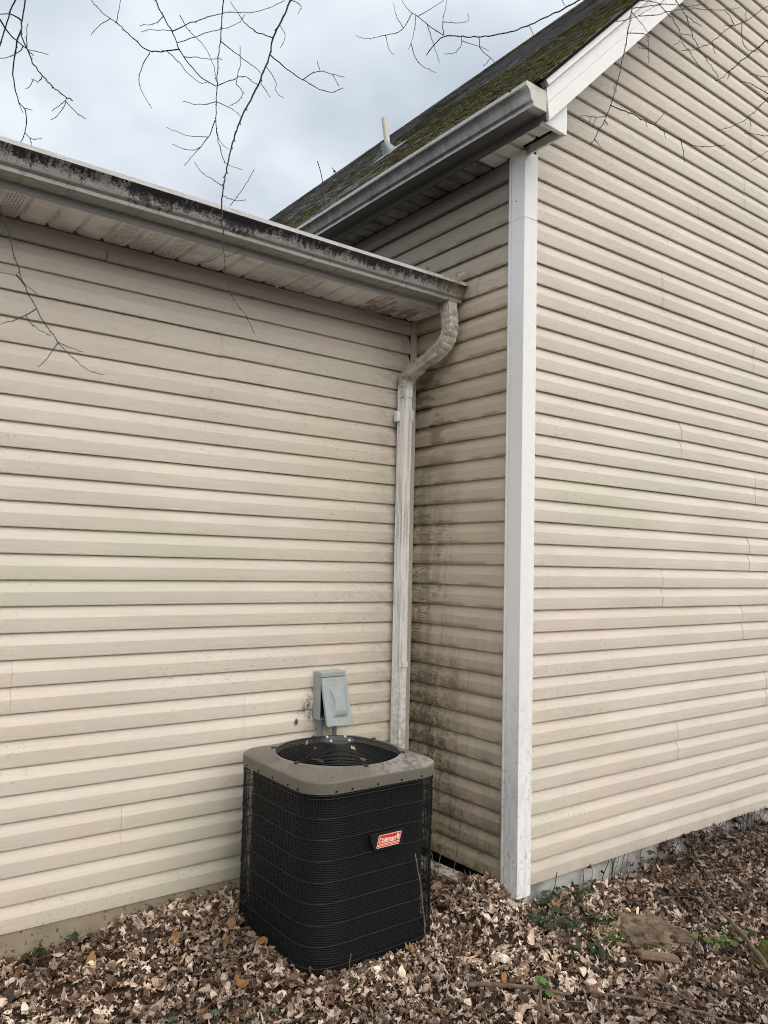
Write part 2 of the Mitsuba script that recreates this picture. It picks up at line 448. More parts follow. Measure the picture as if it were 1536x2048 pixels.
# ================================================================== the setting: the ground
def ground_z(x, y):
    x, y = np.asarray(x, float), np.asarray(y, float)
    base = -0.135 + 0.05 * np.exp(-((y / 0.45) ** 2)) * (x < 0.05) + 0.035 * np.exp(-(((y + D) / 0.35) ** 2)) * (x > -0.3)
    base = base - 0.030 * np.exp(-((y + D) / 0.22) ** 2) * (x > 0.45) - 0.022 * np.exp(-((y / 0.4) ** 2)) * np.clip((-1.25 - x) / 0.6, 0, 1)
    base = base + 0.070 * np.exp(-((x + 0.05) / 0.09) ** 2 - ((y + 0.74) / 0.15) ** 2) - 0.035 * np.exp(-((x - 0.0) / 0.10) ** 2 - ((y + 0.96) / 0.10) ** 2)
    base = base - 0.02 * np.clip((-1.0 - y) / 1.5, 0, 1) - 0.025 * np.clip((-0.9 - x) / 1.6, 0, 1) * np.exp(-((y / 1.2) ** 2))
    p = np.stack([x * 1.7, y * 1.7, np.zeros_like(x)], -1)
    return base + 0.05 * (meshkit.fbm(p, 4, 3) - 0.5)


gx = np.unique(np.concatenate([np.linspace(-60, -4.5, 14), np.linspace(-4.5, 4.5, 150), np.linspace(4.5, 60, 14)]))
gy = np.unique(np.concatenate([np.linspace(-60, -5, 14), np.linspace(-5, 0.4, 100), np.linspace(0.4, 60, 14)]))
GX, GY = np.meshgrid(gx, gy, indexing='ij')
GV = np.stack([GX, GY, ground_z(GX, GY)], -1).reshape(-1, 3)
obj('ground', trimesh.Trimesh(GV, grid_faces(len(gx), len(gy), False), process=False), 'm_soil', smooth=True)
tag('ground', 'dark soil under the fallen leaves around the house', kind='structure')

# ================================================================== the house
house = thing('house', 'beige vinyl sided house with a projecting gable wing and mossy roof', 'house')

PROFILE = np.array([(-0.0172, 0.0), (-0.001, -0.0005), (0.0006, 0.003), (0.0014, 0.030), (0.0022, 0.0575), (0.0016, 0.0605), (-0.0005, 0.0655),
                    (-0.0105, 0.0940), (-0.0130, 0.1015), (-0.0146, 0.1064), (-0.0182, 0.1080), (-0.0186, 0.1143)])


def panel(to_world, u0, u1, z0, courses, seed, proud=0.0, lip=(False, False), clip=None):
    """one siding panel (courses rows of the profile) as a wavy vinyl strip along u."""
    pr = np.vstack([PROFILE + [0, k * C] for k in range(courses)])
    n = max(2, int(abs(u1 - u0) / 0.22) + 2)
    us = np.linspace(0, 1, n)
    U = u0 + us[:, None] * (u1 - u0) + 0 * pr[None, :, 1]
    Z = z0 + pr[None, :, 1] + 0 * U
    if clip is not None:
        lo, hi = clip(Z[0])
        lo, hi = np.maximum(lo, u0), np.minimum(hi, u1)
        if np.all(hi <= lo):
            return None
        hi = np.maximum(hi, lo)
        U = lo[None] + us[:, None] * (hi - lo)[None]
    Dd = proud + pr[None, :, 0] + 0 * U
    w = meshkit.noise(np.stack([U * 1.9, Z * 0 + seed * 3.7, Z * 4], -1)) - 0.5
    v = meshkit.noise(np.stack([U * 0.8, Z * 0 + seed * 1.3, Z * 0], -1)) - 0.5
    Dd = Dd + w * 0.0035
    Z = Z + v * 0.004
    if lip[0] or lip[1]:
        U, Z, Dd = list(U), list(Z), list(Dd)
        if lip[0]:
            U.insert(0, U[0].copy()), Z.insert(0, Z[0].copy()), Dd.insert(0, Dd[0] - 0.010)
        if lip[1]:
            U.append(U[-1].copy()), Z.append(Z[-1].copy()), Dd.append(Dd[-1] - 0.006)
        U, Z, Dd = np.array(U), np.array(Z), np.array(Dd)
    V = to_world(U, Dd, Z).reshape(-1, 3)
    return trimesh.Trimesh(V, grid_faces(len(U), pr.shape[0], False), process=False)


def w_long(u, d, z): return np.stack([u, -d, z], -1)
def w_side(u, d, z): return np.stack([-d, u, z], -1)
def w_gable(u, d, z): return np.stack([u, -D - d, z], -1)


RIDGE_X = 4.0
gable_clip = lambda z: (z - 4.02, 2 * RIDGE_X + 4.02 - z)

walls = []
for name, bs, to_w, lo, hi, rows, cuts, clip in (
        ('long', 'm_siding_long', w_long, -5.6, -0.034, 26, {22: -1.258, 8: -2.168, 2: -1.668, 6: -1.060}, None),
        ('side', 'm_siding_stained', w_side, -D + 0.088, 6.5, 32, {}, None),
        ('gable', 'm_siding_gable', w_gable, 0.083, 7.9, 68, {20: 1.424, 12: 1.228, 10: 2.137, 18: 2.312, 26: 2.306, 28: 1.228, 34: 1.627, 4: 1.382, 32: 2.9, 38: 3.3}, gable_clip)):
    w = numbered(house + '__wall')
    if name == 'long':
        scene[w] = ply(box(-5.6, -0.002, 0.020, 0.10, -0.01, 3.06), 'm_dark')
    elif name == 'side':
        scene[w] = ply(box(0.020, 0.10, -D + 0.025, 9.4, -0.01, 3.755), 'm_dark')
    else:
        scene[w] = ply(extrude([(0.021, -0.01), (7.9, -0.01), (7.9, 4.1), (RIDGE_X, 8.0), (0.021, 4.02)], 'y', -D + 0.02, -D + 0.1), 'm_dark')
    tag(w, {'long': 'long beige sided wall left of the downspout', 'side': 'narrow mildew stained wall between downspout and white corner post',
            'gable': 'clean beige gable wall right of the white corner post'}[name])
    for r in range(0, rows, 2):
        u0 = lo
        if name == 'side' and (r + 1) * C < 3.1:
            hi_r = -0.002
        elif name == 'side':
            hi_r = hi
        else:
            hi_r = hi
        if name == 'gable':
            first = cuts.get(r, 3.0 + 0.8 * math.sin(r * 1.7))
            ends = [first] + [x for x in (first + 3.62, first + 7.2)]
        elif name == 'long':
            ends = [cuts[r]] if r in cuts else [-3.7 - 0.7 * abs(math.sin(r))]
        else:
            ends = [2.7] if hi_r > 3 else []
        if name == 'side' and r == 26:
            ends = [-0.545]
        ends = [x for x in ends if u0 + 0.1 < x < hi_r - 0.1]
        cutsx = [u0] + ends + [hi_r]
        for k in range(len(cutsx) - 1):
            a, b = cutsx[k], cutsx[k + 1]
            # the panel towards the viewer's end laps over its neighbour
            m = panel(to_w, a, b - ((0.0009 if name == 'long' else 0.0030) if k < len(cutsx) - 2 else 0) * (1 if b > a else -1), r * C, 2, seed=r + 31 * k + len(walls) * 101,
                      proud=0.0012 * (k % 2), lip=(k % 2 == 1, False), clip=clip)
            if m is not None:
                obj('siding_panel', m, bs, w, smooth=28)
    walls.append(w)
W_LONG, W_SIDE, W_GABLE = walls

# trim where the long wall's siding meets the soffit
trim = obj('frieze_trim', cat([box(-5.6, -1.86, -0.013, 0.012, 2.972, 3.018, 0.002), box(-1.856, -0.036, -0.0155, 0.012, 2.971, 3.018, 0.002),
                               box(-5.6, -0.036, -0.008, 0.012, 3.0185, 3.052, 0.002)]), 'm_frieze', house)
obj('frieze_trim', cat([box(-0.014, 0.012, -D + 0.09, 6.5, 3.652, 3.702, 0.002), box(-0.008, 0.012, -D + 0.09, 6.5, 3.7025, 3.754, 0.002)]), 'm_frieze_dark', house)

# foundation
f = obj('foundation', box(-5.6, 0.05, 0.004, 0.2, -0.6, -0.004), 'm_concrete', house, label='rough tan concrete footing under the long wall')
obj('foundation', box(0.03, 0.14, -D + 0.14, 0.0, -0.6, -0.004), 'm_dark', house)
obj('foundation', box(0.03, 7.9, -D + 0.012, -D + 0.13, -0.6, -0.004), 'm_concrete_pale', house, label='grey painted footing under the gable wall')

# white corner post: two lengths, the upper lapping over the lower
def corner_section(g):
    # in (x, y), outer corner at (-0.02, -D-0.02)
    o = 0.020 + g
    return [(0.083, -D + 0.004), (0.083, -D - 0.010), (0.074, -D - 0.012), (0.072, -D - o), (-o, -D - o), (-o, -D + 0.068), (-0.012, -D + 0.070), (-0.010, -D + 0.098), (0.004, -D + 0.098), (0.004, -D + 0.004)]


def prism_z(sec, z0, z1):
    from shapely.geometry import Polygon
    m = trimesh.creation.extrude_polygon(Polygon(sec), z1 - z0, engine='earcut')
    m.apply_translation([0, 0, z0])
    return m


def corner_lip(z0, z1):
    # the raised bead of the J-channel beside the side wall
    return cat([box(-0.0175, -0.010, -D + 0.083, -D + 0.0975, z0, z1, 0.002), box(0.0745, 0.0825, -D - 0.0165, -D - 0.009, z0, z1, 0.002)])


post = obj('corner_post', cat([prism_z(corner_section(0.0), -0.035, 3.405), corner_lip(-0.03, 3.403)]), 'm_white', house, smooth=False, label='tall white vinyl corner post of the wing')
obj('corner_post', cat([prism_z(corner_section(0.0025), 3.402, 3.756), corner_lip(3.404, 3.755)]), 'm_white', house, smooth=False)
obj('inner_corner_post', cat([box(-0.034, -0.002, -0.030, 0.0, -0.01, 3.05, 0.003)]), 'm_frieze', house)
# weathered fibres caught behind the downspout's top
obj('nail', cat([trimesh.creation.icosphere(subdivisions=1, radius=0.004).apply_translation((-0.021, -0.855, 3.50))]), 'm_dark', house)

# ---- soffits
sof = numbered(house + '__soffit')
scene[sof] = ply(box(-5.6, -0.002, -0.333, 0.0, 3.075, 3.085), 'm_dark')
tag(sof, 'ribbed soffit under the low left eave')


def soffit_strip(a, b, c, d, z, axis):
    pr = [(a, z + 0.016), (a + 0.004, z + 0.014), (a + 0.011, z + 0.002), (a + 0.016, z), (b - 0.016, z), (b - 0.011, z + 0.002), (b - 0.004, z + 0.014), (b, z + 0.016)]
    V, n = [], len(pr)
    for e in (c, d):
        V += [(x, e, zz) if axis == 'x' else (e, x, zz) for x, zz in pr]
    return trimesh.Trimesh(np.array(V), grid_faces(2, n, False), process=False)


for k in range(43):
    b = 0.036 - 0.12 * k
    a, b = b - 0.12, min(b, -0.003)
    vent = ((k - 1) // 3) % 2 == 0 if k > 0 else False
    obj('soffit_strip', soffit_strip(a, b, -0.333, -0.012, 3.055, 'x'), 'm_vent' if vent else 'm_soffit', sof)
sof2 = numbered(house + '__soffit')
scene[sof2] = ply(box(-0.156, -0.001, -D - 0.24, 9.4, 3.785, 3.795), 'm_dark')
tag(sof2, 'dark narrow soffit under the upper eave')
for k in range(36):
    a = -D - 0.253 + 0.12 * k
    obj('soffit_strip', soffit_strip(a, a + 0.12, -0.158, -0.058 if a < -D - 0.03 else -0.010, 3.757, 'y'), 'm_soffit' if k < 4 else 'm_soffit_shaded', sof2)

# ---- fascias
obj('fascia', sheet([(-0.318, 3.040), (-0.326, 3.034), (-0.333, 3.034), (-0.338, 3.040), (-0.340, 3.05), (-0.340, 3.19), (-0.325, 3.2)], 'x', np.linspace(-5.6, -0.003, 12)), 'm_fascia_long', house, label='fascia behind the long low gutter')
obj('fascia', sheet([(-0.140, 3.752), (-0.156, 3.744), (-0.162, 3.750), (-0.163, 3.77), (-0.163, 3.95)], 'y', np.linspace(-D - 0.288, 9.4, 14)), 'm_fascia_shaded', house, label='dark fascia behind the upper gutter')

# ---- eave return and rake boards of the gable
YR = -D - 0.290
ret = obj('eave_return', cat([extrude([(-0.160, 3.745), (0.012, 3.737), (0.012, 3.955), (-0.158, 3.80)], 'y', YR + 0.022, YR + 0.034),
                              box(0.000, 0.012, YR + 0.0345, -D - 0.001, 3.739, 3.95), box(-0.158, -0.004, YR + 0.035, YR + 0.047, 3.742, 3.757)]), 'm_white', house, smooth=False, label='white boxed end of the upper eave beside the corner post')
top_x = RIDGE_X
for sgn in (1, -1):
    def mx(pts):
        return pts if sgn == 1 else [(2 * RIDGE_X - x, z) for x, z in pts][::-1]
    obj('rake_board', cat([extrude(mx([(-0.150, 3.744), (-0.168, 3.902), (top_x, top_x + 4.068), (top_x, top_x + 3.991), (-0.158, 3.8315)]), 'y', YR - 0.004, YR + 0.018),
                           extrude(mx([(-0.1495, 3.7435), (-0.1585, 3.8285), (top_x, top_x + 3.987), (top_x, top_x + 3.893)]), 'y', YR - 0.0065, YR + 0.016)]), 'm_white', house, smooth=False)
    obj('rake_board', extrude(mx([(-0.172, 3.905), (-0.205, 3.930), (top_x, top_x + 4.135), (top_x, top_x + 4.079)]), 'y', YR - 0.022, YR + 0.018), 'm_white', house, smooth=False)
    obj('rake_soffit', extrude(mx([(0.013, 3.94), (0.013, 3.955), (top_x, top_x + 3.942), (top_x, top_x + 3.927)]), 'y', YR + 0.019, -D - 0.001), 'm_soffit', house)

# ---- roofs
roof = numbered(house + '__roof')
FAR = 9.4
K0 = 4.138
scene[roof] = ply(extrude([(-0.225, -0.225 + K0 - 0.020), (-0.225, -0.225 + K0), (RIDGE_X, RIDGE_X + K0), (2 * RIDGE_X + 0.2, -0.2 + K0), (2 * RIDGE_X + 0.2, -0.2 + K0 - 0.02), (RIDGE_X, RIDGE_X + K0 - 0.022)], 'y', YR - 0.032, FAR), 'm_dark')
tag(roof, 'steep roof of dark shingles with green moss')
EXPO, LONG = 0.143, 1.0
SN = math.sqrt(0.5)
strips, prs = [], np.random.default_rng(3)
ncourse = int((RIDGE_X + 0.235) / SN / EXPO) + 1
for i in range(ncourse):
    y = YR - 0.036 - (0.37 * i) % LONG
    while y < FAR:
        a, b = max(y + 0.002, YR - 0.036), min(y + LONG - 0.002, FAR)
        y += LONG
        if b - a < 0.05:
            continue
        strips.append((i, a, b))


def shingle(i, a, b):
    s0 = i * EXPO
    s1 = min(s0 + EXPO + 0.05, (RIDGE_X + 0.235) / SN)
    n = max(2, int((b - a) / 0.12))
    ys = np.linspace(a, b, n + 1)
    js = prs.normal(0, 0.0025, n + 1)
    sec = []
    for y, j in zip(ys, js):
        th = 0.010 + abs(j)
        for s, h in ((s0 - 0.5 * j, 0.001), (s0 - 0.5 * j, th), (s1, 0.0025)):
            sec.append((-0.235 + s * SN - h * SN, y, -0.235 + K0 + s * SN + h * SN))
    V = np.array(sec)
    F = grid_faces(n + 1, 3, False)
    capa = np.array([[0, 1, 2], [3 * n, 3 * n + 2, 3 * n + 1]])
    return trimesh.Trimesh(V, np.vstack([F, capa]), process=False)


def dist(s):
    i, a, b = s
    return np.linalg.norm(np.array([-0.235 + i * EXPO * SN, (a + b) / 2, K0 + i * EXPO * SN]) - EYE)


strips.sort(key=dist)
for s in strips[:290]:
    obj('shingle', shingle(*s), 'm_shingle', roof, smooth=False)
obj('far_shingles', cat([shingle(*s) for s in strips[290:]]), 'm_shingle', roof, smooth=False, kind='stuff')
obj('ridge_cap', cat([extrude([(RIDGE_X - 0.13, RIDGE_X - 0.13 + K0 + 0.012), (RIDGE_X, RIDGE_X + K0 + 0.016), (RIDGE_X + 0.13, RIDGE_X - 0.13 + K0 + 0.012), (RIDGE_X + 0.13, RIDGE_X - 0.13 + K0 + 0.004), (RIDGE_X, RIDGE_X + K0 + 0.004), (RIDGE_X - 0.13, RIDGE_X - 0.13 + K0 + 0.004)], 'y', a, a + 0.29)
                      for a in np.arange(YR - 0.036, FAR - 0.3, 0.3)]), 'm_shingle', roof, smooth=False)
# moss cushions along the butts of the shingles
mm, mrng = [], np.random.default_rng(8)
ico = trimesh.creation.icosphere(subdivisions=1, radius=1.0)
mv, mf = ico.vertices, ico.faces
ny = 6000
ys = YR - 0.03 + (mrng.random(ny) ** 1.6) * 8.5
ii = np.floor((mrng.random(ny) ** 1.5) * 20)
ss = ii * EXPO + np.abs(mrng.normal(0, 0.03, ny)) + 0.004
den = meshkit.fbm(np.c_[ys * 1.1, ss * 2.2, ys * 0], 3, 5) + 0.25 * np.exp(-ss / 0.9) + 0.12 * (ys < 1.0)
keep = mrng.random(ny) < np.clip((den - 0.52) * 4.0, 0, 0.8)
ys, ss = ys[keep], ss[keep]
V, F = [], []
for q, (y, s) in enumerate(zip(ys, ss)):
    r = mrng.uniform(0.004, 0.016)
    c = np.array([-0.235 + s * SN - 0.010 * SN, y, -0.235 + K0 + s * SN + 0.010 * SN])
    vv = mv * (1 + mrng.normal(0, 0.16, (len(mv), 1))) * np.array([1.0, 1.7, 1.0]) * r
    h = vv @ np.array([-SN, 0, SN])
    vv = vv - np.outer(h * 0.6, [-SN, 0, SN])
    V.append(vv + c)
    F.append(mf + q * len(mv))
obj('moss', trimesh.Trimesh(np.vstack(V), np.vstack(F), process=False), 'm_moss', roof, smooth=True, kind='stuff', label='green moss cushions growing between the shingles')

roof2 = numbered(house + '__roof')
scene[roof2] = ply(extrude([(-0.36, 3.172), (-0.36, 3.182), (5.0, 3.182 + 5.36 * 0.30), (5.0, 3.172 + 5.36 * 0.30)], 'x', -5.6, -0.004), 'm_shingle')
tag(roof2, 'low roof behind the long gutter')

# ================================================================== gutters
GP = np.array([(0.000, 0.104), (0.000, 0.000), (0.090, 0.000), (0.0905, 0.003), (0.0905, 0.016), (0.094, 0.019), (0.104, 0.026), (0.1085, 0.036), (0.1105, 0.050), (0.117, 0.064), (0.128, 0.075), (0.136, 0.080), (0.1375, 0.083),
               (0.1405, 0.084), (0.1405, 0.103), (0.137, 0.105), (0.122, 0.1045), (0.122, 0.098)])
GPi = GP.copy()


def gutter_mesh(axis, base, z, us, seed):
    out = [(base - a, z + b) for a, b in GP]
    m = sheet(out, axis, us, wob=0.006, seed=seed)
    m2 = sheet([(x + 0.0015 if 1 < k < 15 else x, zz + (0.0015 if 0 < k < 12 else 0)) for k, (x, zz) in enumerate(out)], axis, us, wob=0.006, seed=seed)
    return cat([m, m2])


g1 = thing('rain_gutter', 'long low gutter streaked with black mildew above the left wall', 'gutter')
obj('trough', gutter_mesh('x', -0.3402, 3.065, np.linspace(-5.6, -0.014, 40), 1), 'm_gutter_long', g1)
cap_poly = [(-0.3402 - a, 3.065 + b) for a, b in GP[:16]]
obj('end_cap', extrude(cap_poly, 'x', -0.014, -0.0115), 'm_gutter_long', g1)
lit = []
for k in range(80):
    a = mrng.uniform(-1.0, -0.02) if k % 2 else mrng.uniform(-0.24, -0.02)
    lit.append(moved(blob(mrng.uniform(0.006, 0.016), 1, 0.5, 3, k, (1, 1, 0.7)), a, mrng.uniform(-0.46, -0.36), 3.148 + mrng.uniform(0, 0.018) + 0.012 * (a > -0.3)))
obj('clogged_litter', cat(lit), 'm_bark', g1, smooth=True, kind='stuff')
g2 = thing('rain_gutter', 'upper gutter below the mossy roof ending at the white eave box', 'gutter')
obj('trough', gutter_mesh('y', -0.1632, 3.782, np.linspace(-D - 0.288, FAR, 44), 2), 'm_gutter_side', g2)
cap2 = [(-0.1632 - a, 3.782 + b) for a, b in GP[:16]]
obj('end_cap', extrude(cap2, 'y', -D - 0.2895, -D - 0.288), 'm_pvc', g2)
obj('end_cap', extrude(cap2, 'y', FAR, FAR + 0.002), 'm_pvc', g2)
mmo = []
for k in range(150):
    y = YR + 0.1 + (mrng.random() ** 1.3) * 4.6
    if meshkit.noise(np.array([y * 6, 1, 2])) < 0.45:
        continue
    mmo.append(moved(blob(mrng.uniform(0.003, 0.008), 1, 0.4, 3, k, (1, 1.6, 0.6)), -0.292 + mrng.normal(0, 0.006), y, 3.884))
obj('moss', cat(mmo), 'm_moss', g2, smooth=True, kind='stuff')
# two dry weeds that grow out of the upper gutter
wd = thing('gutter_weed', 'thin bare weed stalks growing from the far end of the upper gutter', 'weed')
obj('stalk', tube(smooth_path([(-0.28, 0.62, 3.86), (-0.285, 0.63, 4.02), (-0.30, 0.64, 4.14), (-0.33, 0.65, 4.23)], 3), 0.003, 5), 'm_twig', wd)
obj('stalk', cat([tube(smooth_path([(-0.27, 0.50, 3.86), (-0.268, 0.50, 4.0), (-0.268, 0.50, 4.10), (-0.30, 0.52, 4.145)], 3), 0.0022, 5), moved(blob(0.008, 1), -0.285, 0.51, 4.12), moved(blob(0.007, 1), -0.268, 0.53, 4.06)]), 'm_twig', wd)

# ================================================================== downspout
def ribbed(w, d, rib=0.0042, per=4):
    """closed ribbed rectangle: w along the normal, d along the binormal."""
    pts = []
    for (a, b) in (((-w, -d), (w, -d)), ((w, -d), (w, d)), ((w, d), (-w, d)), ((-w, d), (-w, -d))):
        a, b = np.array(a), np.array(b)
        t = (b - a) / np.linalg.norm(b - a)
        nrm = np.array([t[1], -t[0]])
        L = np.linalg.norm(b - a)
        pts.append(a + t * 0.004)
        nb = max(2, int(round(L / 0.0145)))
        for k in range(nb):
            s0 = 0.006 + (L - 0.012) * (k + 0.15) / nb
            s1 = 0.006 + (L - 0.012) * (k + 0.38) / nb
            s2 = 0.006 + (L - 0.012) * (k + 0.62) / nb
            s3 = 0.006 + (L - 0.012) * (k + 0.85) / nb
            for s, h in ((s0, 0), (s1, -rib), (s2, -rib), (s3, 0)):
                pts.append(a + t * s + nrm * h)
        pts.append(b - t * 0.004)
    return np.array(pts)


ds = thing('downspout', 'weathered white ribbed downspout with curved top in the inner corner', 'downspout')
SEC = ribbed(0.0375, 0.0275)
obj('pipe', sweep([(-0.1165, -0.066, z) for z in np.linspace(-0.02, 2.632, 24)], SEC, up=(0, 1, 0)), 'm_downspout', ds, smooth=20)


def crimped(P, amount, n_crimp, inner):
    P, t, N, B = frames(smooth_path(P, 4), (0, 1, 0))
    L = np.r_[0, np.cumsum(np.linalg.norm(np.diff(P, axis=0), axis=1))]
    s = np.linspace(0, L[-1], 90)
    Q = np.c_[[np.interp(s, L, P[:, k]) for k in range(3)]].T
    sec = ribbed(0.0415, 0.0315, 0.0055)
    P, t, N, B = frames(Q, (0, 1, 0))
    u = s / s[-1]
    w = np.clip(np.minimum(u - 0.15, 0.88 - u) / 0.1, 0, 1)
    cr = np.abs(np.sin(u * np.pi * n_crimp)) ** 0.6
    V = np.zeros((len(Q), len(sec), 3))
    for k in range(len(Q)):
        side = np.clip(0.62 - inner * sec[:, 0] / 0.10, 0.1, 1)
        f = 1 - amount * w[k] * (1 - cr[k]) * side
        V[k] = Q[k] + (sec[:, 0] * f)[:, None] * N[k] + (sec[:, 1] * (1 - 0.55 * amount * w[k] * (1 - cr[k])))[:, None] * B[k]
    return trimesh.Trimesh(V.reshape(-1, 3), grid_faces(len(Q), len(sec)), process=False)


obj('elbow', crimped([(-0.074, -0.386, 3.072), (-0.073, -0.390, 3.03), (-0.070, -0.399, 2.975), (-0.069, -0.402, 2.92), (-0.071, -0.393, 2.87), (-0.077, -0.367, 2.828), (-0.085, -0.331, 2.800), (-0.094, -0.290, 2.781), (-0.098, -0.268, 2.773)], 0.17, 11, 1), 'm_downspout', ds, smooth=25, label='upper elbow hanging from the gutter outlet')
obj('offset_pipe', sweep([(-0.094, -0.30, 2.786), (-0.108, -0.215, 2.748), (-0.116, -0.155, 2.722)], ribbed(0.0335, 0.0245), up=(0, 1, 0.4)), 'm_downspout', ds, smooth=20)
obj('elbow', crimped([(-0.108, -0.200, 2.742), (-0.114, -0.140, 2.718), (-0.1165, -0.083, 2.690), (-0.1165, -0.066, 2.635), (-0.1165, -0.066, 2.600), (-0.1165, -0.066, 2.565)], 0.24, 9, -1), 'm_downspout', ds, smooth=25, label='lower mildewed elbow against the wall')
obj('strap', box(-0.168, -0.1465, -0.062, -0.030, 2.425, 2.485, 0.002), 'm_downspout', ds)
obj('strap_plate', box(-0.1005, -0.0825, -0.1085, -0.105, 2.43, 2.49, 0.001), 'm_downspout', ds)
obj('strap', cat([box(-0.1480, -0.0850, -0.1078, -0.1045, 1.0, 1.03, 0.001)]), 'm_downspout', ds)
gun, grr = [], np.random.default_rng(4)
for k in range(26):
    z = 2.58 - abs(grr.normal(0, 0.12))
    gun.append(moved(blob(grr.uniform(0.004, 0.010), 1, 0.5, 3, k, (0.8, 0.8, 1.6)), -0.052 + grr.normal(0, 0.008), -0.034 + grr.normal(0, 0.005), z))
obj('caught_debris', cat(gun), 'm_dark', ds, smooth=True, kind='stuff')

dx = thing('drain_pipe', 'muddy white ribbed drain pipe lying along the foot of the stained wall', 'drain pipe')
obj('pipe', sweep([(-0.118, -0.066, -0.045), (-0.105, -0.16, -0.052), (-0.078, -0.30, -0.062), (-0.055, -0.52, -0.065), (-0.045, -0.70, -0.100)], ribbed(0.030, 0.046), up=(0, 0, 1)), 'm_drain', dx, smooth=20)
obj('elbow', crimped([(-0.1165, -0.066, 0.06), (-0.1165, -0.066, 0.0), (-0.114, -0.085, -0.035), (-0.108, -0.13, -0.05), (-0.10, -0.18, -0.054)], 0.2, 7, 1), 'm_drain', dx, smooth=25)

# ================================================================== plumbing vent on the roof
vp = thing('vent_pipe', 'white plumbing vent pipe leaning on the mossy roof', 'vent pipe')
obj('pipe', cat([tube([(1.08, 1.75, 5.16), (1.022, 1.765, 5.535)], 0.026, 20), tube([(1.022, 1.765, 5.535), (1.0218, 1.765, 5.537)], 0.022, 20)]), 'm_pvc', vp, smooth=40)
fl = trimesh.creation.revolve(np.array([(0.028, 0.095), (0.033, 0.09), (0.058, 0.018), (0.075, 0.0)]), sections=28)
obj('flashing', moved(cat([fl, box(-0.16, 0.12, -0.14, 0.14, -0.004, 0.0)]), 1.078, 1.75, 1.078 + K0 + 0.022, ry=-math.pi / 4), 'm_flashing', vp, smooth=35)

# ================================================================== air conditioner
AX, AY, AR = -0.832, -0.520, 0.363
ZB = -0.135
ac = thing('air_conditioner', 'black caged outdoor air conditioner with taupe top standing in fallen leaves', 'air conditioner')


def rsq(a, R, n=96):
    """rounded square, n points, evenly by angle-ish parameter (the first on +x)."""
    t = np.linspace(0, 2 * np.pi, n, endpoint=False)
    k = 4 * 24
    pts = []
    for q, (sx, sy) in enumerate(((1, 1), (-1, 1), (-1, -1), (1, -1))):
        u = np.linspace(q * np.pi / 2, (q + 1) * np.pi / 2, 25)
        pts.append(np.c_[sx * (a - R) + R * np.cos(u), sy * (a - R) + R * np.sin(u)])
    P = np.vstack(pts + [pts[0][:1]])
    ang = np.unwrap(np.arctan2(P[:, 1], P[:, 0]))
    return np.c_[np.interp(t, ang, P[:, 0], period=None), np.interp(t, ang, P[:, 1])] if ang[0] <= t[0] else np.c_[np.interp(np.where(t < ang[0], t + 2 * np.pi, t), ang, P[:, 0]), np.interp(np.where(t < ang[0], t + 2 * np.pi, t), ang, P[:, 1])]


def loft(rings, close=False):
    V = np.vstack([np.c_[r[0] + [AX, AY], np.full(len(r[0]), r[1]) if np.isscalar(r[1]) else r[1]] for r in rings])
    return trimesh.Trimesh(V, grid_faces(len(rings), len(rings[0][0])), process=False)


def ringc(r, n=96):
    a = np.linspace(0, 2 * np.pi, n, endpoint=False)
    return np.c_[np.cos(a), np.sin(a)] * r


def blend(a, R, r, t):
    return rsq(a, R) * (1 - t) + ringc(r) * t


A0, R0 = AR, 0.135
lid = loft([(rsq(A0 - 0.004, R0 - 0.004), 0.627), (rsq(A0, R0), 0.625), (rsq(A0, R0), 0.668), (rsq(A0 - 0.004, R0 - 0.004), 0.675), (rsq(A0 - 0.012, R0 - 0.01), 0.680),
            (blend(A0 - 0.03, R0, 0.325, 0.12), 0.686), (blend(A0 - 0.045, R0, 0.318, 0.45), 0.695), (ringc(0.310), 0.702), (ringc(0.301), 0.7055), (ringc(0.294), 0.704), (ringc(0.290), 0.698), (ringc(0.289), 0.670)])
obj('top_cover', lid, 'm_lid', ac, smooth=40, label='dusty taupe top cover with rounded corners')
obj('shroud', loft([(ringc(0.2885), 0.680), (ringc(0.286), 0.52), (ringc(0.25), 0.50)]), 'm_black', ac, smooth=40)
scr = []
for sx, sy in ((0, -1), (-1, 0), (1, 0)):
    for o in (-0.245, -0.165, -0.03, 0.10, 0.215):
        px, py = (o, sy * A0) if sy else (sx * A0, o)
        scr.append(moved(trimesh.creation.cylinder(radius=0.0045, height=0.006, sections=8), AX + px, AY + py, 0.636, rx=math.pi / 2 if sy else 0, ry=math.pi / 2 if sx else 0))
for m in scr:
    obj('screw', m, 'm_dark', ac)
# fan guard: concentric wires over a shallow dome, six spokes, a motor plate with four bolts
dome = lambda r: 0.702 + 0.052 * (1 - (np.asarray(r) / 0.29) ** 2)
for k, r in enumerate(np.linspace(0.092, 0.289, 18)):
    a = np.linspace(0, 2 * np.pi, 73)
    P = np.c_[AX + r * np.cos(a), AY + r * np.sin(a), np.full(73, dome(r))]
    obj('guard_ring', tube(P, 0.0015, 5), 'm_black_gloss', ac, smooth=True)
for k in range(6):
    a = 0.35 + k * np.pi / 3
    r = np.linspace(0.05, 0.303, 12)
    P = np.c_[AX + r * np.cos(a), AY + r * np.sin(a), np.where(r < 0.29, dome(r) - 0.003, 0.7065)]
    obj('guard_spoke', cat([tube(P, 0.0028, 5), moved(box(-0.014, 0.014, -0.007, 0.007, 0, 0.005), P[-1][0], P[-1][1], 0.704, rz=a)]), 'm_black_gloss', ac, smooth=True)
plate = trimesh.creation.revolve(np.array([(0.0, 0.757), (0.045, 0.757), (0.05, 0.7545), (0.078, 0.7535), (0.082, 0.750), (0.078, 0.746), (0.0, 0.744)]), sections=48)
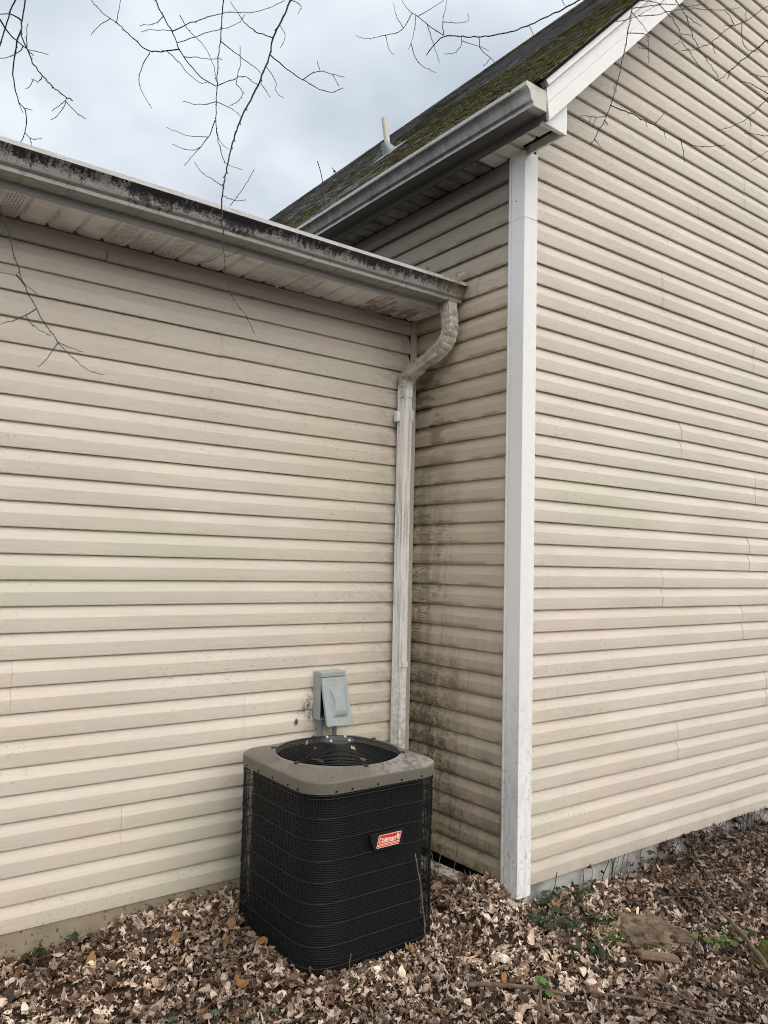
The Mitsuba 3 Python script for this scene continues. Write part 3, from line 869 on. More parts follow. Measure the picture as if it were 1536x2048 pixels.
obj('motor_plate', moved(plate, AX, AY, 0), 'm_black_gloss', ac, smooth=35)
for a in (0.42, 0.42 + np.pi / 2, 0.42 + np.pi, 0.42 + 1.5 * np.pi):
    obj('bolt', moved(trimesh.creation.icosphere(subdivisions=2, radius=0.0075), AX + 0.062 * math.cos(a), AY + 0.062 * math.sin(a), 0.757), 'm_steel', ac, smooth=True)
obj('motor', moved(trimesh.creation.cylinder(radius=0.068, height=0.17, sections=32), AX, AY, 0.66), 'm_black', ac)
for k in range(3):
    a0 = 0.9 + k * 2 * np.pi / 3
    rr, tt = np.meshgrid(np.linspace(0.06, 0.275, 8), np.linspace(-0.62, 0.62, 10), indexing='ij')
    ang = a0 + tt * (0.75 + 0.25 * rr / 0.27)
    V = np.stack([AX + rr * np.cos(ang), AY + rr * np.sin(ang), 0.575 + tt * 0.055 + 0 * rr], -1).reshape(-1, 3)
    up = trimesh.Trimesh(V, grid_faces(8, 10, False), process=False)
    obj('fan_blade', up, 'm_blade', ac, smooth=True)
# coil: stacked tube rows behind the louvre wires
rows = []
nz = 72
for k in range(nz):
    z0 = -0.085 + 0.70 * k / nz
    dz = 0.70 / nz
    rows += [(rsq(0.333, 0.17), z0), (rsq(0.3345, 0.171), z0 + 0.25 * dz), (rsq(0.3355, 0.171), z0 + 0.5 * dz), (rsq(0.3345, 0.171), z0 + 0.75 * dz)]
rows.append((rsq(0.333, 0.17), 0.615))
obj('coil', loft(rows), 'm_coil', ac, smooth=True)
obj('base_pan', loft([(rsq(0.10, 0.05), ZB), (rsq(0.352, 0.14), ZB), (rsq(0.352, 0.14), -0.088), (rsq(0.32, 0.14), -0.085)]), 'm_black', ac, smooth=40)
obj('inner_deck', loft([(rsq(0.352, 0.14), 0.622), (rsq(0.30, 0.14), 0.615), (ringc(0.287), 0.612)]), 'm_black', ac, smooth=40)
per = rsq(0.3565, 0.135, 1600)
L = np.r_[0, np.cumsum(np.linalg.norm(np.diff(np.vstack([per, per[:1]]), axis=0), axis=1))]
nw = int(L[-1] / 0.0118)
sw = np.arange(nw) * L[-1] / nw
loop = np.vstack([per, per[:1]])
wx, wy = np.interp(sw, L, loop[:, 0]), np.interp(sw, L, loop[:, 1])
vw = []
wrng = np.random.default_rng(21)
for x, y in zip(wx, wy):
    zs = np.linspace(-0.10, 0.632, 7)
    P = np.c_[AX + x + wrng.normal(0, 0.0006, 7), AY + y + wrng.normal(0, 0.0006, 7), zs]
    vw.append(tube(P, 0.0014, 5))
obj('cage_wires', cat(vw), 'm_black_gloss', ac, smooth=True, kind='stuff')
hz = [0.605, 0.618] + list(np.linspace(0.525, -0.075, 8))
for z in hz:
    p2 = rsq(0.3595, 0.137, 140)
    P = np.c_[p2 + [AX, AY], np.full(140, z) + 0.0012 * np.sin(np.arange(140) * 0.7)]
    P = np.vstack([P, P[:2]])
    obj('cage_band', tube(P, 0.0022, 6), 'm_black', ac, smooth=True)
# badge on the front: dark plate, red plaque, white edge, lettering
YF = AY - 0.3595 - 0.004
bx0, bz0 = -0.890, 0.361


def quad(pts, y0, y1):
    return extrude(pts, 'y', y0, y1)


bd = obj('badge', quad([(-0.878, 0.358), (-0.727, 0.358), (-0.716, 0.430), (-0.900, 0.430), (-0.896, 0.40)], YF - 0.006, YF), 'm_black', ac, smooth=False)
par = np.array([(-0.870, 0.3665), (-0.748, 0.3665), (-0.733, 0.4185), (-0.856, 0.4185)])
from shapely.geometry import Polygon
base_poly = Polygon(par).buffer(-0.004).buffer(0.004)


def poly_y(poly, y0, y1):
    ms = []
    for g in getattr(poly, 'geoms', [poly]):
        m = trimesh.creation.extrude_polygon(g, y1 - y0, engine='earcut')
        v = m.vertices.copy()
        m.vertices = np.c_[v[:, 0], y0 + v[:, 2], v[:, 1]]
        m.invert()
        ms.append(m)
    return cat(ms)


obj('plaque', poly_y(base_poly, YF - 0.008, YF - 0.0062), 'm_red', bd, smooth=False, label='red parallelogram plaque with white lettering')
ring = base_poly.difference(base_poly.buffer(-0.0018))
lines = Polygon([(-0.866, 0.3735), (-0.746, 0.3735), (-0.7453, 0.3750), (-0.8653, 0.3750)])
lines2 = Polygon([(-0.864, 0.3782), (-0.7448, 0.3780), (-0.7438, 0.3802), (-0.8635, 0.3802)])
from shapely.geometry import Point
from shapely import affinity
ov = affinity.scale(Point(-0.7525, 0.4000).buffer(0.0115), 0.66, 1.22)
ov_in = affinity.scale(Point(-0.7525, 0.4000).buffer(0.0083), 0.58, 1.2)
lant = Polygon([(-0.7555, 0.3935), (-0.7495, 0.3935), (-0.7495, 0.4000), (-0.7512, 0.4055), (-0.7538, 0.4055), (-0.7555, 0.4000)])
bar = Polygon([(-0.758, 0.3990), (-0.747, 0.3990), (-0.747, 0.4010), (-0.758, 0.4010)])
from shapely import union_all
obj('edging', poly_y(union_all([ring, lines, lines2]), YF - 0.0088, YF - 0.0081), 'm_badge_white', bd, smooth=False)
obj('emblem', poly_y(union_all([ov.difference(ov_in), lant, bar]), YF - 0.0088, YF - 0.0081), 'm_badge_white', bd, smooth=False)
tm = meshkit.text_mesh('Coleman', 0.0215, 0.0008, bold=True)
v = tm.vertices.copy()
wd_ = v[:, 0].max()
sx = 0.090 / wd_
tm.vertices = np.c_[-0.8585 + v[:, 0] * sx + 0.24 * v[:, 1], YF - 0.0081 - v[:, 2], 0.3855 + v[:, 1]]
obj('lettering', tm, 'm_badge_white', bd, smooth=False)

# ================================================================== disconnect switch on the long wall
dsw = thing('disconnect_box', 'grey electrical disconnect box with its cover hanging open on the left wall', 'switch box')
bx = []
x0, x1, yb, yf, z0, z1 = -0.655, -0.500, -0.002, -0.076, 0.750, 1.000
bx.append(box(x0, x0 + 0.003, yf, yb, z0, z1))
bx.append(box(x1 - 0.003, x1, yf, yb, z0, z1))
bx.append(box(x0 + 0.0032, x1 - 0.0032, yf, yb, z0, z0 + 0.003))
bx.append(box(x0 + 0.0032, x1 - 0.0032, -0.006, -0.003, z0 + 0.0032, z1 - 0.0005))
obj('enclosure', cat(bx), 'm_grey_box', dsw, smooth=False)
obj('hood', cat([box(x0 - 0.002, x1 + 0.002, yf - 0.010, yb, 0.974, 1.004, 0.005), box(x0 - 0.0025, x0 + 0.001, yf - 0.004, -0.02, 0.945, 0.975, 0.001)]), 'm_grey_box', dsw)
obj('inside', box(x0 + 0.02, x1 - 0.02, -0.045, -0.0065, z0 + 0.02, z1 - 0.05, 0.003), 'm_black', dsw)


def cover_mesh():
    w, h = 0.158, 0.252
    poly = Polygon([(0, 0), (w, 0), (w, h), (0, h)]).buffer(-0.003).buffer(0.003)
    m = trimesh.creation.extrude_polygon(poly, 0.003, engine='earcut')
    fl = cat([box(0, 0.0025, 0.003, h - 0.02, -0.014, 0.0005), box(w - 0.0025, w, 0.003, h - 0.02, -0.014, 0.0005)])
    # the embossed pull: an arched bulge, steep on the left, square at the foot
    nu, nv = 26, 30
    u, v = np.meshgrid(np.linspace(0, 1, nu), np.linspace(0, 1, nv), indexing='ij')
    x = 0.036 + 0.098 * u
    y = 0.042 + 0.165 * v
    prof = np.clip(np.sin(np.pi * np.clip((1 - v) * 0.92 + 0.04, 0, 1)) * 1.25, 0, 1) ** 0.8
    prof = np.where(v < 0.12, prof * (v / 0.12) ** 0.5, prof)
    shape = np.clip(u / 0.08, 0, 1) ** 0.5 * np.clip((1 - u) / 0.14, 0, 1) ** 0.6
    left = np.clip((u - 0.10 - 0.10 * np.cos(np.pi * (v - 0.45))) / 0.16 + 0.9, 0.25, 1)
    z = 0.0032 + 0.026 * prof * shape * left
    V = np.stack([x, y, z], -1).reshape(-1, 3)
    F = grid_faces(nu, nv, False)
    return cat([m, fl]), trimesh.Trimesh(V, F, process=False)


cv, bulge = cover_mesh()
lean = math.radians(15.0)


def hang(m):
    m = m.copy()
    m.apply_translation([0, -0.252, 0])
    v = m.vertices.copy()
    # local x -> +x, local y -> up along the cover, local z -> outwards (-y)
    c, s = math.cos(lean), math.sin(lean)
    # y: distance below the hinge is -y
    m.vertices = np.c_[-0.658 + v[:, 0] - 0.02 * v[:, 1] * 0.6, -0.086 + v[:, 1] * s - v[:, 2] * c, 0.974 + v[:, 1] * c - v[:, 2] * s * 0.9]
    return m


cvk = obj('cover', hang(cv), 'm_grey_box', dsw, smooth=25, label='grey hinged cover swung open at the bottom')
obj('pull', hang(bulge), 'm_grey_box', cvk, smooth=50)
for x, r in ((-0.628, 0.0145), (-0.535, 0.0125)):
    obj('conduit', cat([tube(smooth_path([(x, -0.040, 0.752), (x, -0.040, 0.60), (x + 0.01, -0.042, 0.42), (x - 0.02, -0.12, 0.30), (x - 0.06, -0.17, 0.22)], 3), r, 12),
                        tube([(x, -0.040, 0.751), (x, -0.040, 0.712)], r * 1.45, 14)]), 'm_grey_pipe', dsw, smooth=40)
# scraps in old cobwebs round the box
for k, (x, z, s) in enumerate(((-0.759, 0.742, 0.011),)):
    obj('insect_cocoon', moved(blob(s, 2, 0.35, 3, k, (0.7, 0.7, 1.5)), x, -0.012, z), 'm_bark', smooth=True)
    tag('insect_cocoon', 'small brown cocoon stuck on siding left of the grey switch box', 'cocoon')
cob = []
crng = np.random.default_rng(14)
for k in range(26):
    x, z = -0.70 + crng.normal(0, 0.035), 0.80 + crng.normal(0, 0.05)
    q = np.array([x, -0.006 - crng.random() * 0.02, z])
    P = [q]
    for j in range(4):
        q = q + crng.normal(0, 0.010, 3) * [1, 0.25, 1]
        q[1] = min(q[1], -0.004)
        P.append(q.copy())
    cob.append(tube(smooth_path(P, 2), crng.uniform(0.0006, 0.0014), 4))
obj('cobweb_scraps', cat(cob), 'm_bark', smooth=True)
tag('cobweb_scraps', 'wisps of dark debris in cobweb left of the grey switch box', 'debris', kind='stuff')

# ================================================================== bare branches overhead
BR = {
 'A': [
  (6.2,1,[[-2366,-1657,4174],[-2439,-1337,3553],[-2511,-1185,3245],[-2522,-1161,3206],[-2533,-1111,3131]]),
  (4.6,1,[[-2524,-1569,4175],[-2497,-1422,3505],[-2511,-1330,3160],[-2513,-1312,3105],[-2519,-1333,3051],[-2513,-1356,3019],[-2501,-1346,3010],[-2493,-1355,2980],[-2488,-1388,2943],[-2473,-1408,2915],[-2459,-1442,2877],[-2445,-1468,2850],[-2427,-1496,2826],[-2416,-1519,2809]]),
  (3.3,0,[[-2513,-1312,3105],[-2523,-1299,3122],[-2546,-1319,3108],[-2572,-1320,3097]]),
  (2.9,0,[[-2517,-1325,3070],[-2526,-1319,3033],[-2525,-1294,3002],[-2523,-1276,2975],[-2518,-1264,2946],[-2510,-1268,2917],[-2501,-1263,2893],[-2486,-1277,2876],[-2481,-1281,2840],[-2479,-1259,2813],[-2484,-1258,2789],[-2485,-1236,2794]]),
  (1.7,0,[[-2479,-1259,2813],[-2469,-1281,2790],[-2457,-1299,2783],[-2439,-1304,2793]]),
  (1.5,0,[[-2469,-1281,2790],[-2470,-1311,2757]]),
  (1.7,0,[[-2501,-1263,2893],[-2487,-1257,2871]]),
  (1.7,0,[[-2486,-1277,2876],[-2473,-1311,2859]]),
  (3.5,0,[[-2541,-1132,3201],[-2521,-1100,3201],[-2503,-1100,3182],[-2484,-1099,3175],[-2467,-1097,3167],[-2452,-1113,3148],[-2439,-1122,3135]]),
  (2.5,0,[[-2467,-1097,3167],[-2471,-1103,3147],[-2489,-1101,3130],[-2506,-1091,3116],[-2528,-1092,3103]]),
  (1.9,0,[[-2503,-1347,3012],[-2507,-1349,3054],[-2508,-1367,3070]]),
  (1.8,0,[[-2501,-1346,3009],[-2481,-1392,2987],[-2463,-1419,2973]]),
  (1.9,0,[[-2473,-1408,2915],[-2475,-1420,2896],[-2482,-1426,2882],[-2494,-1403,2894],[-2501,-1411,2891]]),
  (1.6,0,[[-2494,-1403,2894],[-2501,-1405,2873],[-2510,-1404,2862]]),
  (1.6,0,[[-2427,-1496,2826],[-2431,-1507,2808],[-2442,-1491,2802],[-2463,-1498,2775]]),
  (1.6,0,[[-2431,-1507,2808],[-2444,-1530,2766],[-2468,-1524,2735]]),
  (1.6,0,[[-2431,-1507,2808],[-2418,-1543,2770],[-2400,-1581,2737]]),
 ],
 'B': [
  (5.4,1,[[-1519,-1768,4348],[-1707,-1616,3681],[-1804,-1592,3338],[-1836,-1584,3247],[-1845,-1556,3217],[-1850,-1554,3156],[-1879,-1564,3078],[-1890,-1539,3030],[-1914,-1525,2971],[-1935,-1529,2922],[-1948,-1516,2860],[-1961,-1515,2785],[-1975,-1523,2715],[-1984,-1532,2662],[-1987,-1557,2561],[-1987,-1567,2490],[-1979,-1566,2432],[-1976,-1580,2384],[-1961,-1591,2347],[-1926,-1599,2311],[-1913,-1637,2247]]),
  (4.9,1,[[-2615,-1519,4245],[-2313,-1369,3616],[-2155,-1374,3301],[-2131,-1374,3264],[-2103,-1390,3215],[-2081,-1393,3165],[-2045,-1397,3126],[-2022,-1403,3104],[-1997,-1403,3091],[-1963,-1415,3082]]),
  (3.9,1,[[-2084,-1699,4334],[-2016,-1569,3657],[-1988,-1497,3307],[-1981,-1477,3225],[-1980,-1460,3162],[-1969,-1435,3106],[-1958,-1410,3041],[-1946,-1377,2994],[-1928,-1368,2930],[-1912,-1381,2864]]),
  (2.3,0,[[-1963,-1415,3082],[-1934,-1432,3102],[-1909,-1498,3099],[-1899,-1519,3076],[-1882,-1549,3049]]),
  (2.3,0,[[-1980,-1469,3195],[-1934,-1516,3141],[-1903,-1541,3112],[-1882,-1560,3082]]),
  (2.5,0,[[-1845,-1556,3217],[-1869,-1500,3254],[-1892,-1455,3297],[-1911,-1438,3336],[-1930,-1427,3367]]),
  (2.6,0,[[-1850,-1554,3160],[-1818,-1592,3113],[-1781,-1639,3064],[-1724,-1649,3050],[-1686,-1662,3049],[-1666,-1691,3059]]),
  (2.0,0,[[-1781,-1639,3064],[-1773,-1675,3069],[-1760,-1705,3071],[-1743,-1736,3050],[-1711,-1769,3038]]),
  (1.4,0,[[-1760,-1705,3071],[-1774,-1710,3091]]),
  (1.4,0,[[-1738,-1742,3048],[-1716,-1745,3019]]),
  (2.9,0,[[-2081,-1393,3165],[-2111,-1333,3176],[-2142,-1308,3173],[-2178,-1268,3220],[-2213,-1223,3279],[-2233,-1185,3313],[-2257,-1153,3348],[-2283,-1139,3379]]),
  (1.8,0,[[-2233,-1185,3313],[-2246,-1121,3318],[-2263,-1084,3303]]),
  (1.8,0,[[-2220,-1209,3291],[-2218,-1240,3350]]),
  (2.0,0,[[-2142,-1308,3173],[-2162,-1302,3127],[-2163,-1269,3094],[-2136,-1239,3070],[-2105,-1244,3034]]),
  (2.1,0,[[-2103,-1390,3215],[-2063,-1428,3240],[-2030,-1462,3252],[-1980,-1482,3276],[-1955,-1478,3298],[-1903,-1512,3293],[-1855,-1551,3313],[-1815,-1573,3341]]),
  (1.8,0,[[-2100,-1393,3217],[-2166,-1368,3206],[-2189,-1354,3194]]),
  (1.7,0,[[-2129,-1376,3259],[-2138,-1330,3256],[-2171,-1285,3261]]),
  (2.0,0,[[-2089,-1392,3183],[-2041,-1417,3207],[-2015,-1470,3210],[-1979,-1498,3218],[-1939,-1518,3245],[-1940,-1554,3248]]),
  (1.8,0,[[-2105,-1452,3231],[-2099,-1501,3159],[-2078,-1548,3112],[-2065,-1594,3048],[-2056,-1614,2996],[-2056,-1627,2952]]),
  (1.9,0,[[-2103,-1349,3173],[-2084,-1391,3130],[-2053,-1419,3080],[-2031,-1448,3046],[-2014,-1463,3051]]),
  (1.8,0,[[-2064,-1395,3147],[-2044,-1470,3112],[-2000,-1538,3089]]),
  (1.9,0,[[-1958,-1407,3037],[-2015,-1416,2999],[-2064,-1397,3003]]),
  (2.0,0,[[-1958,-1407,3037],[-1916,-1419,3028],[-1875,-1416,3015]]),
  (2.2,0,[[-1946,-1377,2994],[-1950,-1350,2955],[-1969,-1319,2920],[-2006,-1284,2861]]),
  (1.8,0,[[-1953,-1345,2950],[-1993,-1313,2951],[-2036,-1292,2960],[-2062,-1269,2975]]),
  (1.7,0,[[-1968,-1320,2922],[-2003,-1333,2887],[-2051,-1287,2918]]),
  (1.7,0,[[-1938,-1373,2964],[-1930,-1384,2922],[-1898,-1381,2915]]),
  (1.7,0,[[-1976,-1524,2709],[-2005,-1491,2741],[-2026,-1462,2761],[-2036,-1446,2796]]),
  (1.6,0,[[-1912,-1381,2864],[-1882,-1388,2856],[-1854,-1397,2851]]),
  (1.7,0,[[-1981,-1529,2679],[-1968,-1591,2642],[-1945,-1619,2643]]),
  (1.5,0,[[-1948,-1515,2661],[-1910,-1534,2723],[-1878,-1527,2795]]),
  (1.8,0,[[-1866,-1559,3114],[-1855,-1583,3078],[-1837,-1585,3052],[-1839,-1566,3037],[-1815,-1584,3021]]),
  (1.8,0,[[-1883,-1554,3059],[-1868,-1580,3019],[-1857,-1577,3008]]),
  (1.5,0,[[-1981,-1596,2993],[-1989,-1641,3040],[-1998,-1650,3076]]),
  (1.6,0,[[-1981,-1596,2993],[-1951,-1596,2978],[-1976,-1601,2935],[-2004,-1611,2912]]),
  (2.0,0,[[-1805,-1592,3337],[-1806,-1627,3311],[-1797,-1652,3287],[-1820,-1663,3245]]),
  (1.4,0,[[-1987,-1567,2490],[-2028,-1601,2449],[-2044,-1568,2445]]),
  (1.4,0,[[-1985,-1566,2476],[-1961,-1590,2485],[-1938,-1606,2513]]),
  (1.4,0,[[-1836,-1584,3247],[-1818,-1602,3204],[-1832,-1582,3177]]),
 ],
 'C': [
  (2.8,1,[[-2630,-1327,2750],[-2591,-1351,2627],[-2553,-1371,2534],[-2520,-1369,2439],[-2502,-1392,2360],[-2482,-1401,2307],[-2452,-1389,2265],[-2423,-1403,2215],[-2392,-1402,2179],[-2348,-1411,2133],[-2302,-1420,2106],[-2272,-1430,2103]]),
  (2.3,0,[[-2452,-1389,2265],[-2475,-1370,2244],[-2509,-1355,2227],[-2530,-1338,2218]]),
  (1.8,0,[[-2474,-1372,2246],[-2463,-1412,2209],[-2443,-1438,2190],[-2429,-1469,2178]]),
  (1.9,0,[[-2393,-1402,2180],[-2416,-1407,2136],[-2443,-1402,2100]]),
  (1.7,0,[[-2487,-1399,2320],[-2509,-1398,2346],[-2545,-1378,2347]]),
  (1.6,0,[[-2509,-1398,2346],[-2488,-1410,2320],[-2453,-1403,2302]]),
  (1.6,0,[[-2393,-1402,2180],[-2368,-1455,2155],[-2355,-1504,2141]]),
 ],
 'D': [
  (5.6,1,[[-314,-2440,4309],[-523,-2047,3887],[-691,-1819,3728],[-745,-1746,3697],[-799,-1701,3660],[-873,-1644,3620],[-925,-1625,3594],[-980,-1571,3588],[-1048,-1531,3586],[-1090,-1493,3591],[-1116,-1469,3555],[-1138,-1446,3515]]),
  (2.6,0,[[-1090,-1493,3591],[-1134,-1456,3629],[-1147,-1406,3690],[-1173,-1378,3716],[-1179,-1342,3778]]),
  (2.4,0,[[-1090,-1493,3591],[-1070,-1460,3672],[-1059,-1462,3720],[-1041,-1449,3780]]),
  (2.3,0,[[-1162,-1389,3706],[-1185,-1354,3637],[-1231,-1311,3631],[-1270,-1257,3624],[-1312,-1228,3636]]),
  (2.1,0,[[-1153,-1400,3696],[-1169,-1410,3602],[-1170,-1380,3558]]),
  (2.1,0,[[-1169,-1394,3578],[-1130,-1374,3539],[-1091,-1384,3517],[-1044,-1400,3509]]),
  (2.0,0,[[-1231,-1311,3631],[-1185,-1277,3605],[-1160,-1277,3598]]),
  (2.0,0,[[-1180,-1361,3652],[-1190,-1323,3717],[-1182,-1293,3794]]),
  (2.1,0,[[-1039,-1536,3586],[-1041,-1543,3542],[-1070,-1534,3503],[-1107,-1520,3497]]),
  (2.1,0,[[-1040,-1540,3566],[-1012,-1568,3547],[-956,-1599,3533]]),
  (2.3,0,[[-980,-1571,3588],[-974,-1566,3548],[-944,-1601,3505],[-945,-1625,3471]]),
  (1.7,0,[[-946,-1598,3509],[-958,-1595,3484],[-971,-1583,3473]]),
  (1.9,0,[[-827,-1679,3645],[-807,-1677,3637],[-789,-1672,3615]]),
  (1.9,0,[[-1070,-1460,3672],[-1028,-1475,3678],[-953,-1494,3706],[-958,-1476,3747]]),
  (1.9,0,[[-1136,-1449,3638],[-1113,-1450,3588],[-1046,-1421,3539]]),
  (1.9,0,[[-752,-1779,3723],[-756,-1789,3699],[-749,-1802,3683]]),
  (2.1,0,[[-1147,-1406,3690],[-1073,-1430,3754],[-1051,-1444,3779]]),
 ],
 'E': [
  (3.8,1,[[-412,-2217,4465],[-660,-2100,3831],[-806,-2144,3513],[-833,-2152,3466],[-831,-2143,3446],[-854,-2146,3348],[-859,-2130,3271],[-885,-2125,3162],[-906,-2119,3092],[-925,-2109,3039],[-930,-2087,3013],[-939,-2077,2976],[-945,-2068,2969]]),
  (2.5,0,[[-906,-2119,3092],[-850,-2127,3090],[-815,-2146,3079],[-779,-2164,3063],[-762,-2185,3050],[-735,-2199,3029],[-707,-2233,3003],[-669,-2255,2985],[-648,-2282,2974],[-621,-2306,2973],[-588,-2327,2981]]),
  (2.0,0,[[-763,-2182,3052],[-739,-2190,3078],[-728,-2197,3096]]),
  (2.0,0,[[-699,-2238,2999],[-721,-2260,2951],[-704,-2256,2915]]),
  (1.7,0,[[-781,-2163,3064],[-750,-2147,3062]]),
  (1.7,0,[[-734,-2200,3028],[-724,-2199,3012]]),
  (1.9,0,[[-919,-2112,3056],[-947,-2103,3043],[-959,-2082,3052],[-975,-2042,3067]]),
  (1.6,0,[[-951,-2096,3046],[-953,-2082,3017]]),
  (1.5,0,[[-959,-2082,3052],[-967,-2079,3025]]),
  (2.1,0,[[-925,-2109,3039],[-916,-2113,3023]]),
  (1.9,0,[[-937,-2079,2984],[-906,-2069,2984],[-905,-2082,2964]]),
  (2.3,0,[[-854,-2145,3346],[-829,-2160,3349],[-811,-2178,3346],[-794,-2190,3335]]),
  (1.5,0,[[-882,-2125,3172],[-916,-2140,3156],[-909,-2132,3134]]),
  (1.7,0,[[-802,-2185,3340],[-845,-2216,3265],[-873,-2236,3189]]),
  (1.5,0,[[-849,-2219,3255],[-877,-2200,3258]]),
  (2.1,0,[[-832,-2143,3443],[-767,-2161,3470],[-743,-2199,3469],[-709,-2235,3456],[-662,-2257,3463],[-623,-2285,3472]]),
  (1.9,0,[[-941,-2155,3342],[-919,-2198,3330],[-884,-2236,3356],[-862,-2267,3369],[-860,-2281,3378]]),
  (1.8,0,[[-834,-2143,3432],[-812,-2165,3390],[-789,-2181,3352]]),
  (1.9,0,[[-901,-2217,3343],[-878,-2273,3323],[-849,-2289,3341],[-799,-2322,3355],[-758,-2388,3331],[-723,-2429,3323],[-710,-2447,3328]]),
  (2.1,0,[[-832,-2152,3468],[-817,-2232,3422],[-805,-2240,3399],[-803,-2274,3352],[-802,-2304,3284],[-840,-2330,3225],[-853,-2311,3216]]),
  (1.4,0,[[-809,-2308,3274],[-797,-2345,3254]]),
  (2.0,0,[[-676,-2205,3509],[-665,-2238,3440],[-662,-2251,3389],[-656,-2268,3329],[-623,-2289,3274],[-622,-2328,3196]]),
  (1.5,0,[[-665,-2238,3440],[-670,-2277,3392],[-688,-2306,3353]]),
  (1.4,0,[[-840,-2330,3225],[-820,-2354,3171],[-778,-2364,3139]]),
 ],
 'F': [
  (3.1,1,[[-157,-2974,4189],[-320,-2663,3669],[-512,-2510,3436],[-543,-2485,3407],[-564,-2462,3392],[-612,-2447,3350],[-641,-2421,3324],[-668,-2407,3310],[-693,-2393,3295],[-737,-2373,3240],[-778,-2342,3218],[-833,-2328,3199]]),
  (1.9,0,[[-644,-2419,3322],[-621,-2405,3290],[-601,-2405,3260],[-565,-2430,3253]]),
  (1.8,0,[[-668,-2407,3310],[-716,-2418,3315],[-741,-2416,3325]]),
  (1.7,0,[[-633,-2428,3331],[-604,-2408,3372],[-604,-2417,3390]]),
  (1.7,0,[[-668,-2407,3310],[-671,-2392,3315],[-651,-2365,3339]]),
  (1.6,0,[[-737,-2373,3240],[-711,-2367,3219]]),
 ],
 'G': [
  (3.3,1,[[-644,-2596,3242],[-682,-2564,3207],[-708,-2533,3178],[-722,-2499,3155],[-723,-2459,3143],[-733,-2428,3123],[-735,-2402,3111],[-751,-2390,3103]]),
  (1.6,0,[[-682,-2564,3207],[-657,-2535,3136],[-618,-2497,3108],[-650,-2454,3135],[-667,-2454,3126]]),
  (1.9,0,[[-688,-2544,2995],[-730,-2543,2995],[-721,-2515,3027],[-750,-2504,3040],[-808,-2501,3023]]),
  (1.4,0,[[-733,-2428,3123],[-718,-2411,3110]]),
 ],
 'H': [
  (2.5,1,[[-483,-2516,3214],[-514,-2481,3154],[-565,-2459,3088],[-581,-2437,3059],[-616,-2423,3020],[-657,-2390,2988],[-676,-2348,2991]]),
  (1.6,0,[[-614,-2424,3022],[-608,-2426,2994]]),
  (2.1,0,[[-570,-2516,2924],[-654,-2503,2914],[-727,-2468,2910]]),
  (1.6,0,[[-510,-2455,2956],[-554,-2440,2916],[-580,-2410,2894]]),
 ],
}

BLAB = {'A': 'bare branch hanging in the sky at the top left corner', 'B': 'large bare branch hanging in the sky in front of the left gutter',
        'C': 'thin bare branch hanging before the left wall under the gutter', 'D': 'bare branch reaching across the sky left of the roof ridge',
        'E': 'bare branch hanging before the white rake board', 'F': 'bare branch before the gable siding at the upper right corner',
        'G': 'dark bare branch slanting before the gable siding below the corner branch', 'H': 'lowest thin bare branch before the gable siding at the right edge'}
trng = np.random.default_rng(77)
for nm, segs in BR.items():
    b = thing('tree_branch', BLAB[nm], 'branch', 'bare branches hanging overhead')
    mains = [np.array(P[0]) for r, mn, P in segs if mn and len(P) > 2]
    top = np.mean(mains, axis=0)
    for r, mn, P in segs:
        P = np.array(P, float)
        if mn and nm in 'ABCDEFGH':
            P[0] = top
        P = smooth_path(P / 1000.0, 2)
        n = len(P)
        L = np.r_[0, np.cumsum(np.linalg.norm(np.diff(P, axis=0), axis=1))]
        m = max(6, int(L[-1] / 0.014))
        s = np.linspace(0, L[-1], m)
        Q = np.c_[[np.interp(s, L, P[:, k]) for k in range(3)]].T
        w = np.minimum(s / 0.05, 1)[:, None]
        Q = Q + w * trng.normal(0, 0.0011, Q.shape)
        u = s / L[-1]
        rad = r * 1.3e-3 * (1.08 - (0.62 if mn else 0.55) * u) * 0.5
        rad = np.maximum(rad * (1 + 0.18 * trng.random(m)), 0.0009)
        if nm == 'B' and segs[0][2] is not None and r == segs[0][0]:
            rad = np.where(u > 0.87, np.maximum(rad * 0.5, 0.0008), rad)
        parts = [tube(Q, rad, 6)]
        for k in range(2, m - 1):           # buds
            if trng.random() < 0.30:
                t = Q[min(k + 1, m - 1)] - Q[k - 1]
                t = t / np.linalg.norm(t)
                d = trng.normal(0, 1, 3)
                d = d - (d @ t) * t
                d = d / np.linalg.norm(d) + 0.9 * t
                q = Q[k]
                parts.append(tube([q, q + d * rad[k] * 1.4, q + d * (rad[k] * 1.6 + 0.003)], [rad[k] * 0.7, rad[k] * 0.75, 0.0004], 4))
        obj('stem' if mn else 'twig', cat(parts), 'm_twig', b, smooth=True)

# ================================================================== fallen leaves
lrng = np.random.default_rng(99)


def lobed(n_lobes, depth, npl=4, narrow=1.0):
    """outline of a leaf in polar form: tips and notches."""
    pts = []
    angs = np.linspace(-0.78 * np.pi, 0.78 * np.pi, n_lobes) if n_lobes > 1 else np.array([0.0])
    lens = 1 - 0.32 * (np.abs(angs) / (0.8 * np.pi)) ** 1.4
    a, r = [-np.pi], [0.12]
    for k in range(n_lobes):
        if k:
            a.append((angs[k] + angs[k - 1]) / 2)
            r.append(depth * 0.5 * (lens[k] + lens[k - 1]))
        wd = 0.30 * (angs[1] - angs[0]) if n_lobes > 1 else 0.8
        for o, f in ((-wd, 0.66), (0, 1.0), (wd, 0.66)):
            a.append(angs[k] + o)
            r.append(lens[k] * f)
    a, r = np.array(a), np.array(r)
    o = np.argsort(a)
    a, r = a[o], r[o]
    return np.c_[r * np.cos(a), narrow * r * np.sin(a)]


def oval(n=12, narrow=0.45):
    t = np.linspace(-np.pi, np.pi, n, endpoint=False)
    x = np.cos(t)
    return np.c_[x, narrow * np.sin(t) * (1 - 0.35 * x)]


